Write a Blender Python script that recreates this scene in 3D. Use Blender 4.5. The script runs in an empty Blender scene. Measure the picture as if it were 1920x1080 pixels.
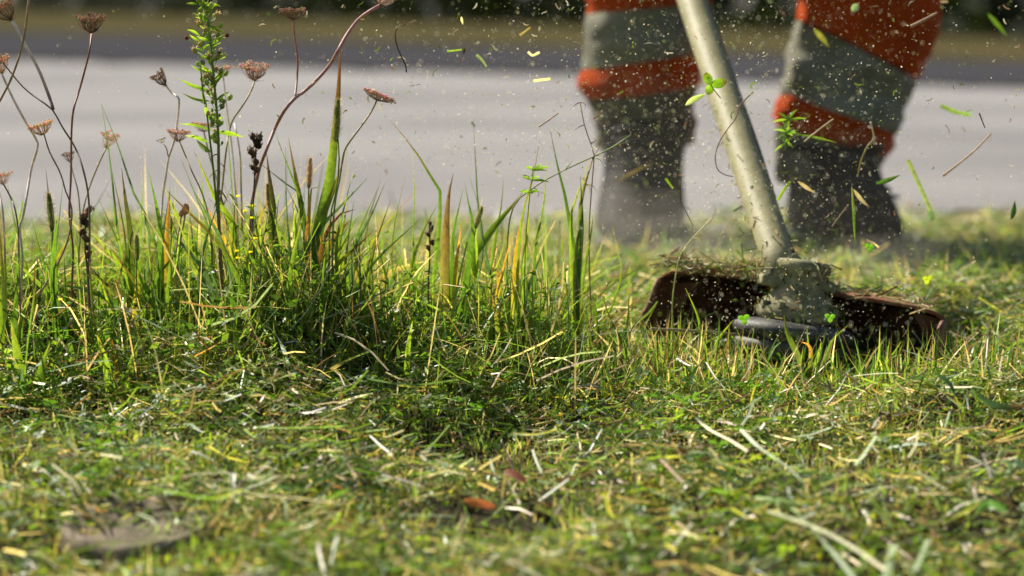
import bpy, math, random
import numpy as np
from mathutils import Vector, Matrix, noise as mnoise

random.seed(7)
rng = np.random.default_rng(11)
SC = bpy.context.scene
COL = SC.collection
R = math.radians

# ------------------------------------------------------------------ camera, sky, sun, exposure
F = 1920 * 85.0 / 36.0
CAM_H = 0.306
PITCH = math.atan(532 / F)
cam_d = bpy.data.cameras.new('camera')
cam_d.lens = 85.0
cam_d.sensor_width = 36.0
cam_d.clip_start = 0.05
cam_d.clip_end = 2000
cam_d.dof.use_dof = True
cam_d.dof.focus_distance = 1.98
cam_d.dof.aperture_fstop = 4.3
cam_d.dof.aperture_blades = 9
cam = bpy.data.objects.new('camera', cam_d)
cam.location = (0, 0, CAM_H)
cam.rotation_euler = (math.pi / 2 - PITCH, 0, 0)
COL.objects.link(cam)
SC.camera = cam

SUN_AZ = R(-46)      # from straight ahead, negative = towards the left
SUN_EL = R(42)
sun_vec = Vector((math.sin(SUN_AZ) * math.cos(SUN_EL), math.cos(SUN_AZ) * math.cos(SUN_EL), math.sin(SUN_EL)))
world = bpy.data.worlds.new('World')
SC.world = world
world.use_nodes = True
wn = world.node_tree.nodes
wn.clear()
wo = wn.new('ShaderNodeOutputWorld')
wb = wn.new('ShaderNodeBackground')
ws = wn.new('ShaderNodeTexSky')
ws.sky_type = 'NISHITA'
ws.sun_disc = False
ws.sun_elevation = SUN_EL
ws.sun_rotation = SUN_AZ
ws.air_density = 1.0
ws.dust_density = 1.5
wb.inputs['Strength'].default_value = 0.055
world.node_tree.links.new(ws.outputs[0], wb.inputs[0])
world.node_tree.links.new(wb.outputs[0], wo.inputs[0])

sun_d = bpy.data.lights.new('sun', 'SUN')
sun_d.energy = 5.0
sun_d.angle = R(0.55)
sun_d.color = (1.0, 0.93, 0.82)
sun = bpy.data.objects.new('sun', sun_d)
sun.rotation_euler = sun_vec.to_track_quat('Z', 'Y').to_euler()
sun.location = sun_vec * 20
COL.objects.link(sun)

SC.view_settings.view_transform = 'Standard'
SC.view_settings.look = 'None'
SC.view_settings.gamma = 1.0
SC.view_settings.use_curve_mapping = False
SC.view_settings.exposure = 0.90
SC.render.engine = 'CYCLES'
SC.cycles.max_bounces = 8
SC.cycles.transmission_bounces = 6
SC.cycles.use_denoising = True


# ------------------------------------------------------------------ helpers
def P(x, y, d):
    """photo pixel (1920 x 1080) at world depth Y = d"""
    cx, cy = (x - 960) / F, -(y - 540) / F
    c, s = math.cos(PITCH), math.sin(PITCH)
    dx, dy, dz = cx, c + cy * s, -s + cy * c
    t = d / dy
    return Vector((dx * t, d, CAM_H + dz * t))


def ppm(d):
    return F / d


def hash2(i, j, s):
    v = np.sin(i * 127.1 + j * 311.7 + s * 74.7) * 43758.5453
    return v - np.floor(v)


def vnoise(x, y, s=0):
    """smooth value noise 0..1 on numpy arrays"""
    x = np.asarray(x, float); y = np.asarray(y, float)
    i, j = np.floor(x), np.floor(y)
    fx, fy = x - i, y - j
    fx = fx * fx * (3 - 2 * fx); fy = fy * fy * (3 - 2 * fy)
    a, b = hash2(i, j, s), hash2(i + 1, j, s)
    c, d = hash2(i, j + 1, s), hash2(i + 1, j + 1, s)
    return (a * (1 - fx) + b * fx) * (1 - fy) + (c * (1 - fx) + d * fx) * fy


def sstep(a, b, x):
    t = np.clip((np.asarray(x, float) - a) / (b - a), 0, 1)
    return t * t * (3 - 2 * t)


def ground_h(x, y):
    """gentle bumps of the verge, flat where the pavement lies"""
    flat = (1 - .75 * sstep(2.2, 2.7, y)) * (.55 + .45 * sstep(1.5, 1.8, y))
    flat = flat * (1 - .8 * np.exp(-(((x - .26) / .24) ** 2 + ((y - 2.10) / .16) ** 2) ** 1.5))
    flat = flat * (1 - sstep(2.6, 3.0, y))
    h = ((vnoise(x * 5.5, y * 5.5, 1) - .5) * .028 + (vnoise(x * 15, y * 15, 2) - .5) * .020) * flat
    h = h * (1 - sstep(3.1, 3.5, y)) * sstep(.2, .9, y)
    mound = .020 * sstep(.20, -.06, x) * sstep(1.93, 2.09, y) * sstep(2.60, 2.24, y) * sstep(-1.5, -1.0, x)
    h = h - .012 * np.exp(-(((x - .25) / .20) ** 2 + ((y - 2.08) / .15) ** 2) ** 2)
    slope = -.125 * np.log1p(np.exp((1.99 - np.maximum(y, .9)) / .035)) * .035
    return h + slope + mound * (.75 + .5 * vnoise(x * 6 + 4, y * 6, 8))


def gh(x, y):
    return float(ground_h(np.array([x]), np.array([y]))[0])


def G(x, y, off=0.0):
    """photo pixel to the verge, off above its surface"""
    cx, cy = (x - 960) / F, -(y - 540) / F
    c, s = math.cos(PITCH), math.sin(PITCH)
    dx, dy, dz = cx, c + cy * s, -s + cy * c
    z = off
    for _ in range(30):
        t = (z - CAM_H) / dz
        z = z + .5 * (gh(dx * t, dy * t) + off - z)
    return Vector((dx * t, dy * t, z - off))


def tag(o, label=None, cat=None, group=None, kind=None):
    if label: o['label'] = label
    if cat: o['category'] = cat
    if group: o['group'] = group
    if kind: o['kind'] = kind
    return o


def empty(name, loc=(0, 0, 0)):
    o = bpy.data.objects.new(name, None)
    o.location = loc
    o.empty_display_size = .02
    COL.objects.link(o)
    return o


def link(name, me, parent=None, mat=None):
    o = bpy.data.objects.new(name, me)
    COL.objects.link(o)
    if mat and not me.materials:
        me.materials.append(mat)
    if parent:
        o.parent = parent
        o.matrix_parent_inverse = Matrix.Translation(-Vector(parent.location)) if parent.type == 'EMPTY' else Matrix()
    return o


class MB:
    """collects verts, faces and vertex colours, all in world space"""
    def __init__(self):
        self.v, self.f, self.c = [], [], []

    def add(self, verts, faces, cols):
        o = len(self.v)
        self.v += [tuple(p) for p in verts]
        self.f += [tuple(i + o for i in f) for f in faces]
        if len(cols) == 3 and not hasattr(cols[0], '__len__'):
            cols = [cols] * len(verts)
        self.c += [tuple(c) for c in cols]

    def build(self, name, mat, parent=None, smooth=True):
        me = bpy.data.meshes.new(name)
        me.from_pydata(self.v, [], self.f)
        at = me.attributes.new('Col', 'FLOAT_COLOR', 'POINT')
        arr = np.ones((len(self.v), 4), np.float32)
        arr[:, :3] = np.array(self.c, np.float32)
        at.data.foreach_set('color', arr.ravel())
        if smooth:
            me.polygons.foreach_set('use_smooth', [True] * len(me.polygons))
        me.update()
        return link(name, me, parent, mat)


def np_mesh(name, verts, loops, sizes, cols, mat, parent=None, smooth=False):
    me = bpy.data.meshes.new(name)
    me.vertices.add(len(verts))
    me.vertices.foreach_set('co', np.asarray(verts, np.float32).ravel())
    me.loops.add(len(loops))
    me.loops.foreach_set('vertex_index', np.asarray(loops, np.int32))
    me.polygons.add(len(sizes))
    st = np.zeros(len(sizes), np.int32)
    st[1:] = np.cumsum(sizes)[:-1]
    me.polygons.foreach_set('loop_start', st)
    me.polygons.foreach_set('loop_total', np.asarray(sizes, np.int32))
    if smooth:
        me.polygons.foreach_set('use_smooth', np.ones(len(sizes), bool))
    at = me.attributes.new('Col', 'FLOAT_COLOR', 'POINT')
    c4 = np.ones((len(verts), 4), np.float32)
    c4[:, :3] = cols
    at.data.foreach_set('color', c4.ravel())
    me.update(calc_edges=True)
    return link(name, me, parent, mat)


def smooth_path(pts, n):
    """Catmull-Rom through pts, n samples evenly by parameter"""
    pts = [Vector(p) for p in pts]
    if len(pts) == 2:
        return [pts[0].lerp(pts[1], i / (n - 1)) for i in range(n)]
    ex = [pts[0] * 2 - pts[1]] + pts + [pts[-1] * 2 - pts[-2]]
    seg = len(pts) - 1
    ln = [0]
    for i in range(seg):
        ln.append(ln[-1] + (pts[i + 1] - pts[i]).length)
    out = []
    for k in range(n):
        s = ln[-1] * k / (n - 1)
        i = 0
        while i < seg - 1 and s > ln[i + 1]:
            i += 1
        t = (s - ln[i]) / max(1e-9, ln[i + 1] - ln[i])
        a, b, c, d = ex[i:i + 4]
        out.append(.5 * ((2 * b) + (c - a) * t + (2 * a - 5 * b + 4 * c - d) * t * t + (3 * b - a - 3 * c + d) * t ** 3))
    return out


def grad(stops, t):
    """stops: list of (pos, rgb)"""
    if t <= stops[0][0]: return stops[0][1]
    for (a, ca), (b, cb) in zip(stops, stops[1:]):
        if t <= b:
            u = (t - a) / max(1e-9, b - a)
            return tuple(x + (y - x) * u for x, y in zip(ca, cb))
    return stops[-1][1]


def frame(tan, ref=Vector((0, 1, 0))):
    t = tan.normalized()
    if abs(t.dot(ref)) > .97:
        ref = Vector((1, 0, 0))
    a = t.cross(ref).normalized()
    return a, t.cross(a).normalized()


def tube(mb, pts, rad, col, sides=6, n=None, jitter=0.0, cap=True):
    """rad: number, (r0, r1) or function of t; col: rgb or stops"""
    path = smooth_path(pts, n or max(4, len(pts) * 4))
    m = len(path)
    vs, cs = [], []
    stops = col if hasattr(col[0], '__len__') else [(0, col)]
    for i, p in enumerate(path):
        t = i / (m - 1)
        tan = path[min(m - 1, i + 1)] - path[max(0, i - 1)]
        a, b = frame(tan)
        r = rad(t) if callable(rad) else (rad[0] + (rad[1] - rad[0]) * t if hasattr(rad, '__len__') else rad)
        r *= 1 + random.uniform(-jitter, jitter)
        c = grad(stops, t)
        for k in range(sides):
            an = 2 * math.pi * k / sides
            vs.append(p + (a * math.cos(an) + b * math.sin(an)) * r)
            cs.append(c)
    fs = []
    for i in range(m - 1):
        for k in range(sides):
            k2 = (k + 1) % sides
            fs.append((i * sides + k, i * sides + k2, (i + 1) * sides + k2, (i + 1) * sides + k))
    if cap:
        fs.append(tuple(range(sides))[::-1])
        fs.append(tuple((m - 1) * sides + k for k in range(sides)))
    mb.add(vs, fs, cs)


def octa(mb, c, rx, rz, axis, col):
    """small elongated seed"""
    a, b = frame(axis)
    t = axis.normalized()
    vs = [c - t * rz, c + a * rx, c + b * rx, c - a * rx, c - b * rx, c + t * rz]
    mb.add(vs, [(0, 2, 1), (0, 3, 2), (0, 4, 3), (0, 1, 4), (5, 1, 2), (5, 2, 3), (5, 3, 4), (5, 4, 1)], col)


def ball(mb, c, r, axis, col, stretch=1.0, rings=5, sides=7, top=None):
    a, b = frame(axis)
    t = axis.normalized()
    vs, cs = [], []
    for i in range(rings + 1):
        ph = math.pi * i / rings
        for k in range(sides):
            an = 2 * math.pi * k / sides
            rr = r * max(.04, math.sin(ph))
            vs.append(c + t * (-math.cos(ph) * r * stretch) + (a * math.cos(an) + b * math.sin(an)) * rr)
            cs.append(col if top is None else tuple(x + (y - x) * i / rings for x, y in zip(col, top)))
    fs = []
    for i in range(rings):
        for k in range(sides):
            k2 = (k + 1) % sides
            fs.append((i * sides + k, i * sides + k2, (i + 1) * sides + k2, (i + 1) * sides + k))
    mb.add(vs, fs, cs)


def ribbon(mb, pts, width, col, n=9, face=0.0, fold=.25, shape='blade', twist=0.0):
    """a leaf: three verts across with a sunk midrib; face = turn about its own length (radians)"""
    path = smooth_path(pts, n)
    stops = col if hasattr(col[0], '__len__') else [(0, col)]
    vs, cs, fs = [], [], []
    for i, p in enumerate(path):
        t = i / (n - 1)
        tan = (path[min(n - 1, i + 1)] - path[max(0, i - 1)]).normalized()
        a, b = frame(tan)
        an = face + twist * t
        w = a * math.cos(an) + b * math.sin(an)
        nn = tan.cross(w)
        if shape == 'blade':
            k = min(1, .55 + t * 1.5) * (1 - max(0, (t - .35) / .65) ** 1.7)
        elif shape == 'cut':
            k = 1.0 - .15 * t
        elif shape == 'oval':
            k = max(.06, math.sin(math.pi * min(1, t * .97 + .02)) ** .7)
        else:
            k = max(.05, math.sin(math.pi * (t ** .8)) ** .9)
        h = max(width * k * .5, .00012)
        c = grad(stops, t)
        dk = tuple(x * .86 for x in c)
        vs += [p - w * h, p - nn * h * fold * 2, p + w * h]
        cs += [c, dk, c]
        if i:
            o = (i - 1) * 3
            fs += [(o, o + 1, o + 4, o + 3), (o + 1, o + 2, o + 5, o + 4)]
    mb.add(vs, fs, cs)


# ------------------------------------------------------------------ materials
def new_mat(name):
    m = bpy.data.materials.new(name)
    m.use_nodes = True
    nt = m.node_tree
    nt.nodes.clear()
    out = nt.nodes.new('ShaderNodeOutputMaterial')
    return m, nt, nt.nodes, nt.links, out


def mixrgb(nt, fac, a, b, mode='MIX'):
    n = nt.nodes.new('ShaderNodeMix')
    n.data_type = 'RGBA'
    n.blend_type = mode
    for sock, v in ((0, fac), (6, a), (7, b)):
        if isinstance(v, (int, float)):
            n.inputs[sock].default_value = v
        elif isinstance(v, tuple):
            n.inputs[sock].default_value = (*v, 1) if len(v) == 3 else v
        else:
            nt.links.new(v, n.inputs[sock])
    return n.outputs[2]


def noise_tex(nt, scale, detail=4, rough=.55, coord='Object', vec=None, dist=0.0):
    tx = nt.nodes.new('ShaderNodeTexNoise')
    tx.inputs['Scale'].default_value = scale
    tx.inputs['Detail'].default_value = detail
    tx.inputs['Roughness'].default_value = rough
    tx.inputs['Distortion'].default_value = dist
    if vec is None:
        tc = nt.nodes.new('ShaderNodeTexCoord')
        vec = tc.outputs[coord]
    nt.links.new(vec, tx.inputs['Vector'])
    return tx


def ramp(nt, fac, stops):
    r = nt.nodes.new('ShaderNodeValToRGB')
    e = r.color_ramp.elements
    while len(e) < len(stops):
        e.new(.5)
    for el, (p, c) in zip(e, stops):
        el.position = p
        el.color = (*c, 1) if len(c) == 3 else c
    nt.links.new(fac, r.inputs[0])
    return r.outputs[0]


def leaf_mat(name, transl=.45, rough=.42, spec=.5, gain=1.0, warm=(1.3, 1.32, .55)):
    m, nt, N, L, out = new_mat(name)
    at = N.new('ShaderNodeAttribute'); at.attribute_name = 'Col'
    nz = noise_tex(nt, 260, 3)
    v = ramp(nt, nz.outputs[0], [(.3, (.72, .72, .72)), (.7, (1.2, 1.2, 1.2))])
    c = mixrgb(nt, 1.0, at.outputs[0], v, 'MULTIPLY')
    c = mixrgb(nt, 1.0, c, (gain, gain, gain), 'MULTIPLY')
    b = N.new('ShaderNodeBsdfPrincipled')
    L.new(c, b.inputs['Base Color'])
    b.inputs['Roughness'].default_value = rough
    b.inputs['Specular IOR Level'].default_value = spec
    if transl > 0:
        tr = N.new('ShaderNodeBsdfTranslucent')
        warm = mixrgb(nt, 1.0, c, warm, 'MULTIPLY')
        L.new(warm, tr.inputs[0])
        mx = N.new('ShaderNodeMixShader')
        mx.inputs[0].default_value = transl
        L.new(b.outputs[0], mx.inputs[1]); L.new(tr.outputs[0], mx.inputs[2])
        L.new(mx.outputs[0], out.inputs[0])
    else:
        L.new(b.outputs[0], out.inputs[0])
    return m


M_LEAF = leaf_mat('leaf_tissue', .55, .45, .35, 1.65)
M_TURF = leaf_mat('turf_tissue', .42, .42, .40, 2.4, (1.2, 1.18, .65))
M_STRAW = leaf_mat('dry_plant', .35, .6, .25, 1.25, (1.1, 1.06, .85))
M_STEM = leaf_mat('plant_stem', .2, .5, .35, 1.5, (1.1, 1.05, .85))
M_SEED = leaf_mat('seed_tissue', .5, .75, .15, 1.85, (1.08, 1.0, .88))


def solid_mat(name, col, rough=.6, spec=.4, metal=0.0, dirt=None, dirt_scale=30, dirt_lo=.5, dirt_hi=.7, bump=0.0, bump_scale=200, col2=None, c2_scale=8):
    m, nt, N, L, out = new_mat(name)
    b = N.new('ShaderNodeBsdfPrincipled')
    c = None
    if col2:
        nz = noise_tex(nt, c2_scale, 5)
        c = ramp(nt, nz.outputs[0], [(.35, col), (.65, col2)])
    if dirt:
        nz = noise_tex(nt, dirt_scale, 6, .65)
        f = ramp(nt, nz.outputs[0], [(dirt_lo, (0, 0, 0)), (dirt_hi, (1, 1, 1))])
        c = mixrgb(nt, f, c if c else col, dirt)
    if c:
        L.new(c, b.inputs['Base Color'])
    else:
        b.inputs['Base Color'].default_value = (*col, 1)
    b.inputs['Roughness'].default_value = rough
    b.inputs['Specular IOR Level'].default_value = spec
    b.inputs['Metallic'].default_value = metal
    if bump:
        nz = noise_tex(nt, bump_scale, 5)
        bp = N.new('ShaderNodeBump')
        bp.inputs['Strength'].default_value = bump
        bp.inputs['Distance'].default_value = .002
        L.new(nz.outputs[0], bp.inputs['Height'])
        L.new(bp.outputs[0], b.inputs['Normal'])
    L.new(b.outputs[0], out.inputs[0])
    return m


M_SOIL = solid_mat('verge_soil', (.028, .020, .012), .95, .1, col2=(.032, .034, .012), c2_scale=9, dirt=(.07, .052, .03), dirt_scale=120, bump=.8, bump_scale=300)
M_PAVE = solid_mat('pale_pavement', (.180, .174, .172), .95, .05, col2=(.268, .260, .252), c2_scale=.7, dirt=(.15, .145, .138), dirt_scale=60, dirt_lo=.55, dirt_hi=.75, bump=.4, bump_scale=500)
M_SHOULDER = solid_mat('dusty_shoulder', (.20, .18, .13), .95, .05, col2=(.14, .14, .07), c2_scale=7, dirt=(.24, .22, .18), dirt_scale=90, bump=.7, bump_scale=300)
M_ROAD = solid_mat('dark_asphalt', (.037, .037, .041), 1.0, .0, col2=(.055, .055, .060), c2_scale=.5, bump=.5, bump_scale=200)
M_BANK = solid_mat('dry_bank', (.075, .062, .03), 1.0, .0, col2=(.05, .048, .02), c2_scale=.5, dirt=(.10, .083, .045), dirt_scale=3, bump=.6, bump_scale=30)
M_LINE = solid_mat('road_paint', (.7, .7, .68), .7, .3)


# ------------------------------------------------------------------ ground, pavement, road, bank
def graded(lo, hi, dense_lo, dense_hi, step, far):
    a = list(np.arange(dense_lo, dense_hi + 1e-6, step))
    s = step
    x = dense_hi
    while x < hi:
        s *= 1.35
        s = min(s, far)
        x = min(hi, x + s)
        a.append(x)
    s, x = step, dense_lo
    b = []
    while x > lo:
        s *= 1.35
        s = min(s, far)
        x = max(lo, x - s)
        b.append(x)
    return np.array(b[::-1] + a)


gx = graded(-700, 700, -1.5, 1.5, .022, 160)
gy = graded(-60, 1200, .9, 3.6, .022, 160)
XX, YY = np.meshgrid(gx, gy)
ZZ = ground_h(XX, YY)

gv = np.stack([XX, YY, ZZ], -1).reshape(-1, 3)
nx, ny = len(gx), len(gy)
ii, jj = np.meshgrid(np.arange(nx - 1), np.arange(ny - 1))
q = (jj * nx + ii).ravel()
gl = np.stack([q, q + 1, q + 1 + nx, q + nx], -1).ravel()
tag(np_mesh('ground', gv, gl, np.full(len(q), 4), np.full((len(gv), 3), .05), M_SOIL, smooth=True), kind='structure')


def sheet(name, near, far, z, mat, wob=.0, seed=0, xs=None):
    """ground sheet between two lines y = f(x)"""
    xs = xs if xs is not None else np.concatenate([np.arange(-60, -4, 4.0), np.arange(-4, 4, .05), np.arange(4, 60.1, 4.0)])
    vs = []
    for k in range(2):
        fn = near if k == 0 else far
        for x in xs:
            w = (float(vnoise(x * 6, k + seed, seed)) - .5) * wob + (float(vnoise(x * 19, k + seed, seed + 3)) - .5) * wob * .5
            vs.append((x, fn(x) + w, z))
    n = len(xs)
    fs = [(i, i + 1, n + i + 1, n + i) for i in range(n - 1)]
    me = bpy.data.meshes.new(name)
    me.from_pydata(vs, [], fs)
    o = link(name, me, None, mat)
    return tag(o, kind='structure')


def clampx(f, lo, hi):
    return lambda x: min(hi, max(lo, f(x)))


e_near = lambda x: 2.76 + .02 * x
e_shoulder = lambda x: 3.85 + .02 * x
e_dark = clampx(lambda x: 10.4 - .95 * x, 6, 26)
e_bank = clampx(lambda x: 17.2 - 1.75 * x, 9, 48)
sheet('shoulder', e_near, e_shoulder, .004, M_SHOULDER, .35, 2)
sheet('pavement', lambda x: e_near(x) + .50, e_dark, .008, M_PAVE, .50, 5)
sheet('road', e_dark, e_bank, .0125, M_ROAD, .02, 8)
sheet('bank', e_bank, lambda x: e_bank(x) + 80, .017, M_BANK, .3, 9)


# ------------------------------------------------------------------ hedge beyond the far road
def leaf_cloud(name, cx, cy, cz, size, cols, mat, parent=None):
    n = len(cx)
    c = np.stack([cx, cy, cz], -1)
    a = rng.normal(size=(n, 3)); a /= np.linalg.norm(a, axis=1, keepdims=True)
    b = rng.normal(size=(n, 3)); b -= a * (a * b).sum(1, keepdims=True); b /= np.linalg.norm(b, axis=1, keepdims=True)
    s = size[:, None]
    v = np.stack([c - a * s, c - b * s * .5, c + a * s, c + b * s * .5], 1).reshape(-1, 3)
    cc = np.repeat(cols, 4, axis=0)
    return np_mesh(name, v, np.arange(4 * n), np.full(n, 4), cc, mat, parent)


hA, hB = np.array([8.0, 12.0]), np.array([-22.0, 112.0])
hedge = empty('hedge', (1.0, 38.0, 0))
tag(hedge, 'dark leafy hedge beyond the dry bank of the far road', 'hedge')
n = 110000
t = rng.random(n)
w = rng.normal(0, .55, n)
dirh = (hB - hA) / np.linalg.norm(hB - hA)
nrm = np.array([dirh[1], -dirh[0]])
hx = hA[0] + (hB - hA)[0] * t + nrm[0] * w
hy = hA[1] + (hB - hA)[1] * t + nrm[1] * w
top = 3.6 + 1.4 * vnoise(t * 40, t * 0, 3) + .8 * vnoise(t * 130, t * 0, 4)
hz = rng.random(n) ** 1.5 * top
hc = np.array([.018, .026, .009]) * (0.6 + .9 * rng.random((n, 1)))
leaf_cloud('foliage', hx, hy, hz, .10 + .12 * rng.random(n), hc, leaf_mat('hedge_leaf', .2, .6, .2), hedge)['kind'] = 'stuff'
M_BARK = solid_mat('bark', (.035, .027, .02), .9, .2, bump=.5, bump_scale=40)
for k in range(42):
    tt = (k + random.random()) / 42
    mb = MB()
    bx, by = hA + (hB - hA) * tt
    tube(mb, [(bx, by, 0), (bx + random.uniform(-.2, .2), by, 1.4), (bx + random.uniform(-.5, .5), by, 3.0)], (.09, .03), (.03, .02, .015), 6)
    mb.build('stem', M_BARK, hedge)


# ------------------------------------------------------------------ palettes
GRN = (.050, .105, .012)
MID = (.085, .155, .022)
LIT = (.150, .225, .028)
YEL = (.300, .285, .050)
PALE = (.200, .250, .140)
BLUE = (.070, .120, .060)
STRAW = (.430, .340, .190)
TAN = (.300, .215, .115)
BRN = (.130, .075, .035)
ORG = (.400, .190, .055)
RUST = (.200, .060, .025)
WHT = (.620, .560, .480)
DRK = (.020, .028, .010)


def pick(n, cols, probs):
    probs = np.array(probs, float); probs /= probs.sum()
    return np.array(cols)[rng.choice(len(cols), n, p=probs)]


# ------------------------------------------------------------------ turf: what nobody could count
def blades(name, x, y, z, head, th0, bend, length, width, cols, mat, nseg=2, pointed=True, tipcol=None, basecol=None):
    """grass blades as one mesh; head = heading, th0 = lean from upright at the base, bend = further lean to the tip"""
    N = len(x)
    rows = nseg + 1
    ch, sh = np.cos(head), np.sin(head)
    wx, wy = -sh, ch
    tw = rng.normal(0, .9, N)
    p = np.stack([x, y, z], -1)
    V, C = [], []
    for r in range(rows):
        t = r / nseg
        k = (1 - .15 * t) if r < nseg else (.75 if not pointed else 0)
        wv = width * .5 * k
        thm = th0 + bend * t
        # the width axis turns about the blade's direction
        dx, dy, dz = np.sin(thm) * ch, np.sin(thm) * sh, np.cos(thm)
        bx, by, bz = dy * 0 - dz * wy, dz * wx - dx * 0, dx * wy - dy * wx
        ax = wx * np.cos(tw) + bx * np.sin(tw)
        ay = wy * np.cos(tw) + by * np.sin(tw)
        az = bz * np.sin(tw)
        off = np.stack([ax, ay, az], -1) * wv[:, None]
        cc = cols.copy()
        if tipcol is not None:
            cc = cc + (tipcol - cc) * (t ** 2)
        if basecol is not None and r == 0:
            cc = basecol
        if pointed and r == nseg:
            V.append(p[:, None, :]); C.append(cc[:, None, :])
        else:
            V.append(np.stack([p - off, p + off], 1)); C.append(np.stack([cc, cc], 1))
        if r < nseg:
            th = th0 + bend * (r + .5) / nseg
            sl = length / nseg
            p = p + np.stack([np.sin(th) * ch, np.sin(th) * sh, np.cos(th)], -1) * sl[:, None]
    V = np.concatenate(V, 1); C = np.concatenate(C, 1)
    nv = V.shape[1]
    base = (np.arange(N) * nv)[:, None]
    lp, sz = [], []
    for r in range(nseg):
        if pointed and r == nseg - 1:
            lp.append(base + np.array([[2 * r, 2 * r + 1, 2 * r + 2]])); sz.append(3)
        else:
            lp.append(base + np.array([[2 * r, 2 * r + 1, 2 * r + 3, 2 * r + 2]])); sz.append(4)
    loops = np.concatenate(lp, 1).ravel()
    sizes = np.tile(np.array(sz), N)
    o = np_mesh(name, V.reshape(-1, 3), loops, sizes, C.reshape(-1, 3), mat)
    return o


def scatter(dens_in, dens_out, y0=1.36, y1=3.35, xout=1.35):
    """ground points, thick inside the photographed wedge, thinner beside it"""
    n = int(dens_in * (y1 - y0) * 2 * (.2118 * y1 + .07))
    y = rng.uniform(y0, y1, n)
    x = rng.uniform(-1, 1, n) * (.2118 * y1 + .07)
    k = np.abs(x) < .2118 * y + .07
    x, y = x[k], y[k]
    m = int(dens_out * (y1 - y0) * 2 * xout)
    y2 = rng.uniform(y0, y1, m)
    x2 = rng.uniform(-xout, xout, m)
    k = np.abs(x2) >= .2118 * y2 + .07
    return np.concatenate([x, x2[k]]), np.concatenate([y, y2[k]])


XEDGE = .075     # where the uncut strip ends, beside the trimmer


def uncut(x, y):
    """0..1: how far a point lies in the strip of grass that still stands"""
    edge = XEDGE + (vnoise(x * 0 + 3, y * 9, 5) - .5) * .06
    front = 1.93 - .06 * sstep(-.15, -.42, x) + (vnoise(x * 9, y * 0 + 1, 6) - .5) * .10 + .08 * sstep(-.05, .1, x)
    back = 2.34 + (vnoise(x * 7, y * 0 + 2, 7) - .5) * .10
    return sstep(edge + .05, edge - .05, x) * sstep(front - .08, front + .06, y) * sstep(back + .06, back - .06, y)


stone_c = G(255, 1010)


def off_stone(x, y):
    return (x - stone_c.x) ** 2 + (y - stone_c.y) ** 2 > .045 ** 2


# short cut blades
x, y = scatter(70000, 15000)
k = off_stone(x, y)
x, y = x[k], y[k]
N = len(x)
pn = vnoise(x * 7, y * 7, 12)            # patches: dry or mossy
dry = sstep(.42, .72, vnoise(x * 5.5 + 2, y * 5.5, 13)) * sstep(-.05, .15, x)
bare = G(1440, 735)
dry = np.maximum(dry, np.exp(-(((x - bare.x) / .11) ** 2 + ((y - bare.y) / .06) ** 2)))
keep = (rng.random(N) > dry * .85) & (rng.random(N) > .95 * sstep(2.4, 2.95, y) * (1 - .5 * sstep(.3, .6, x))) & (rng.random(N) < .04 + np.clip((vnoise(x * 42, y * 42, 15) * .6 + vnoise(x * 15, y * 15, 16) * .5 - .38) * 2.6, 0, 1))
x, y, pn, dry = x[keep], y[keep], pn[keep], dry[keep]
N = len(x)
u = uncut(x, y)
L = (.006 + .019 * rng.random(N) ** 2.1) * (1 + .5 * u) * (.75 + .5 * pn)
L *= 1 - .62 * np.exp(-(((x - .27) / .22) ** 2 + ((y - 2.06) / .20) ** 2) ** 1.5)
W = (.0008 + .0012 * rng.random(N)) * (1 + .25 * sstep(2.5, 3.4, y))
cols = pick(N, [GRN, MID, LIT, YEL, PALE, STRAW, TAN, BRN], [22, 26, 20, 8, 4, 9, 8, 8]) * (.75 + .5 * rng.random((N, 1)))
straw = pick(N, [STRAW, TAN, BRN], [4, 5, 4]) * (.7 + .5 * rng.random((N, 1)))
isdry = rng.random(N) < np.maximum(dry * .7, .8 * sstep(2.35, 2.75, y) * (1 - .55 * sstep(.35, .6, x)))
cols[isdry] = straw[isdry]
basec = np.tile(np.array(TAN) * .7, (N, 1))
tag(blades('mown_grass', x, y, ground_h(x, y) - .002, rng.uniform(0, 2 * np.pi, N), np.abs(rng.normal(0, .55, N)), rng.normal(.3, .5, N),
           L, W, cols, M_TURF, 2, True, tipcol=cols * .6 + np.array(STRAW) * .4 * rng.random((N, 1)) + cols * .2, basecol=basec),
    'short mown grass covering the whole verge', 'grass', kind='stuff')

# loose clippings lying over it
x, y = scatter(66000, 10000)
k = (off_stone(x, y) | (rng.random(len(x)) < .8))
x, y = x[k], y[k]
N = len(x)
u = uncut(x, y)
pile = vnoise(x * 16, y * 16, 17)
nearhead = np.exp(-(((x - .27) / .22) ** 2 + ((y - 2.06) / .20) ** 2) ** 1.5)
z = ground_h(x, y) + .003 + (.006 + .030 * pile ** 2) * rng.random(N) ** 1.3 * (1 - .6 * nearhead) + .012 * u
L = .006 + .038 * rng.random(N) ** 2.8
W = .0007 + .0019 * rng.random(N) ** 2.0
kk_ = rng.random(N) < .08 + np.clip((pile * .6 + .5 * vnoise(x * 40, y * 40, 18) - .30) * 2.2, 0, 1)
x, y, z, L, W, u = x[kk_], y[kk_], z[kk_], L[kk_], W[kk_], u[kk_]
N = len(x)
cols = pick(N, [GRN, MID, LIT, YEL, PALE, BLUE, STRAW, TAN, BRN, WHT], [14, 22, 24, 8, 15, 6, 14, 9, 10, 4]) * (.35 + 1.0 * rng.random((N, 1)) ** 1.6)
head = rng.uniform(0, 2 * np.pi, N)
tag(blades('grass_clippings', x, y, z, head, rng.normal(1.46, .26, N), rng.normal(.12, .45, N), L, W, cols, M_TURF, 2, False),
    'loose green and straw clippings strewn over the mown grass', 'clippings', kind='stuff')

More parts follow.
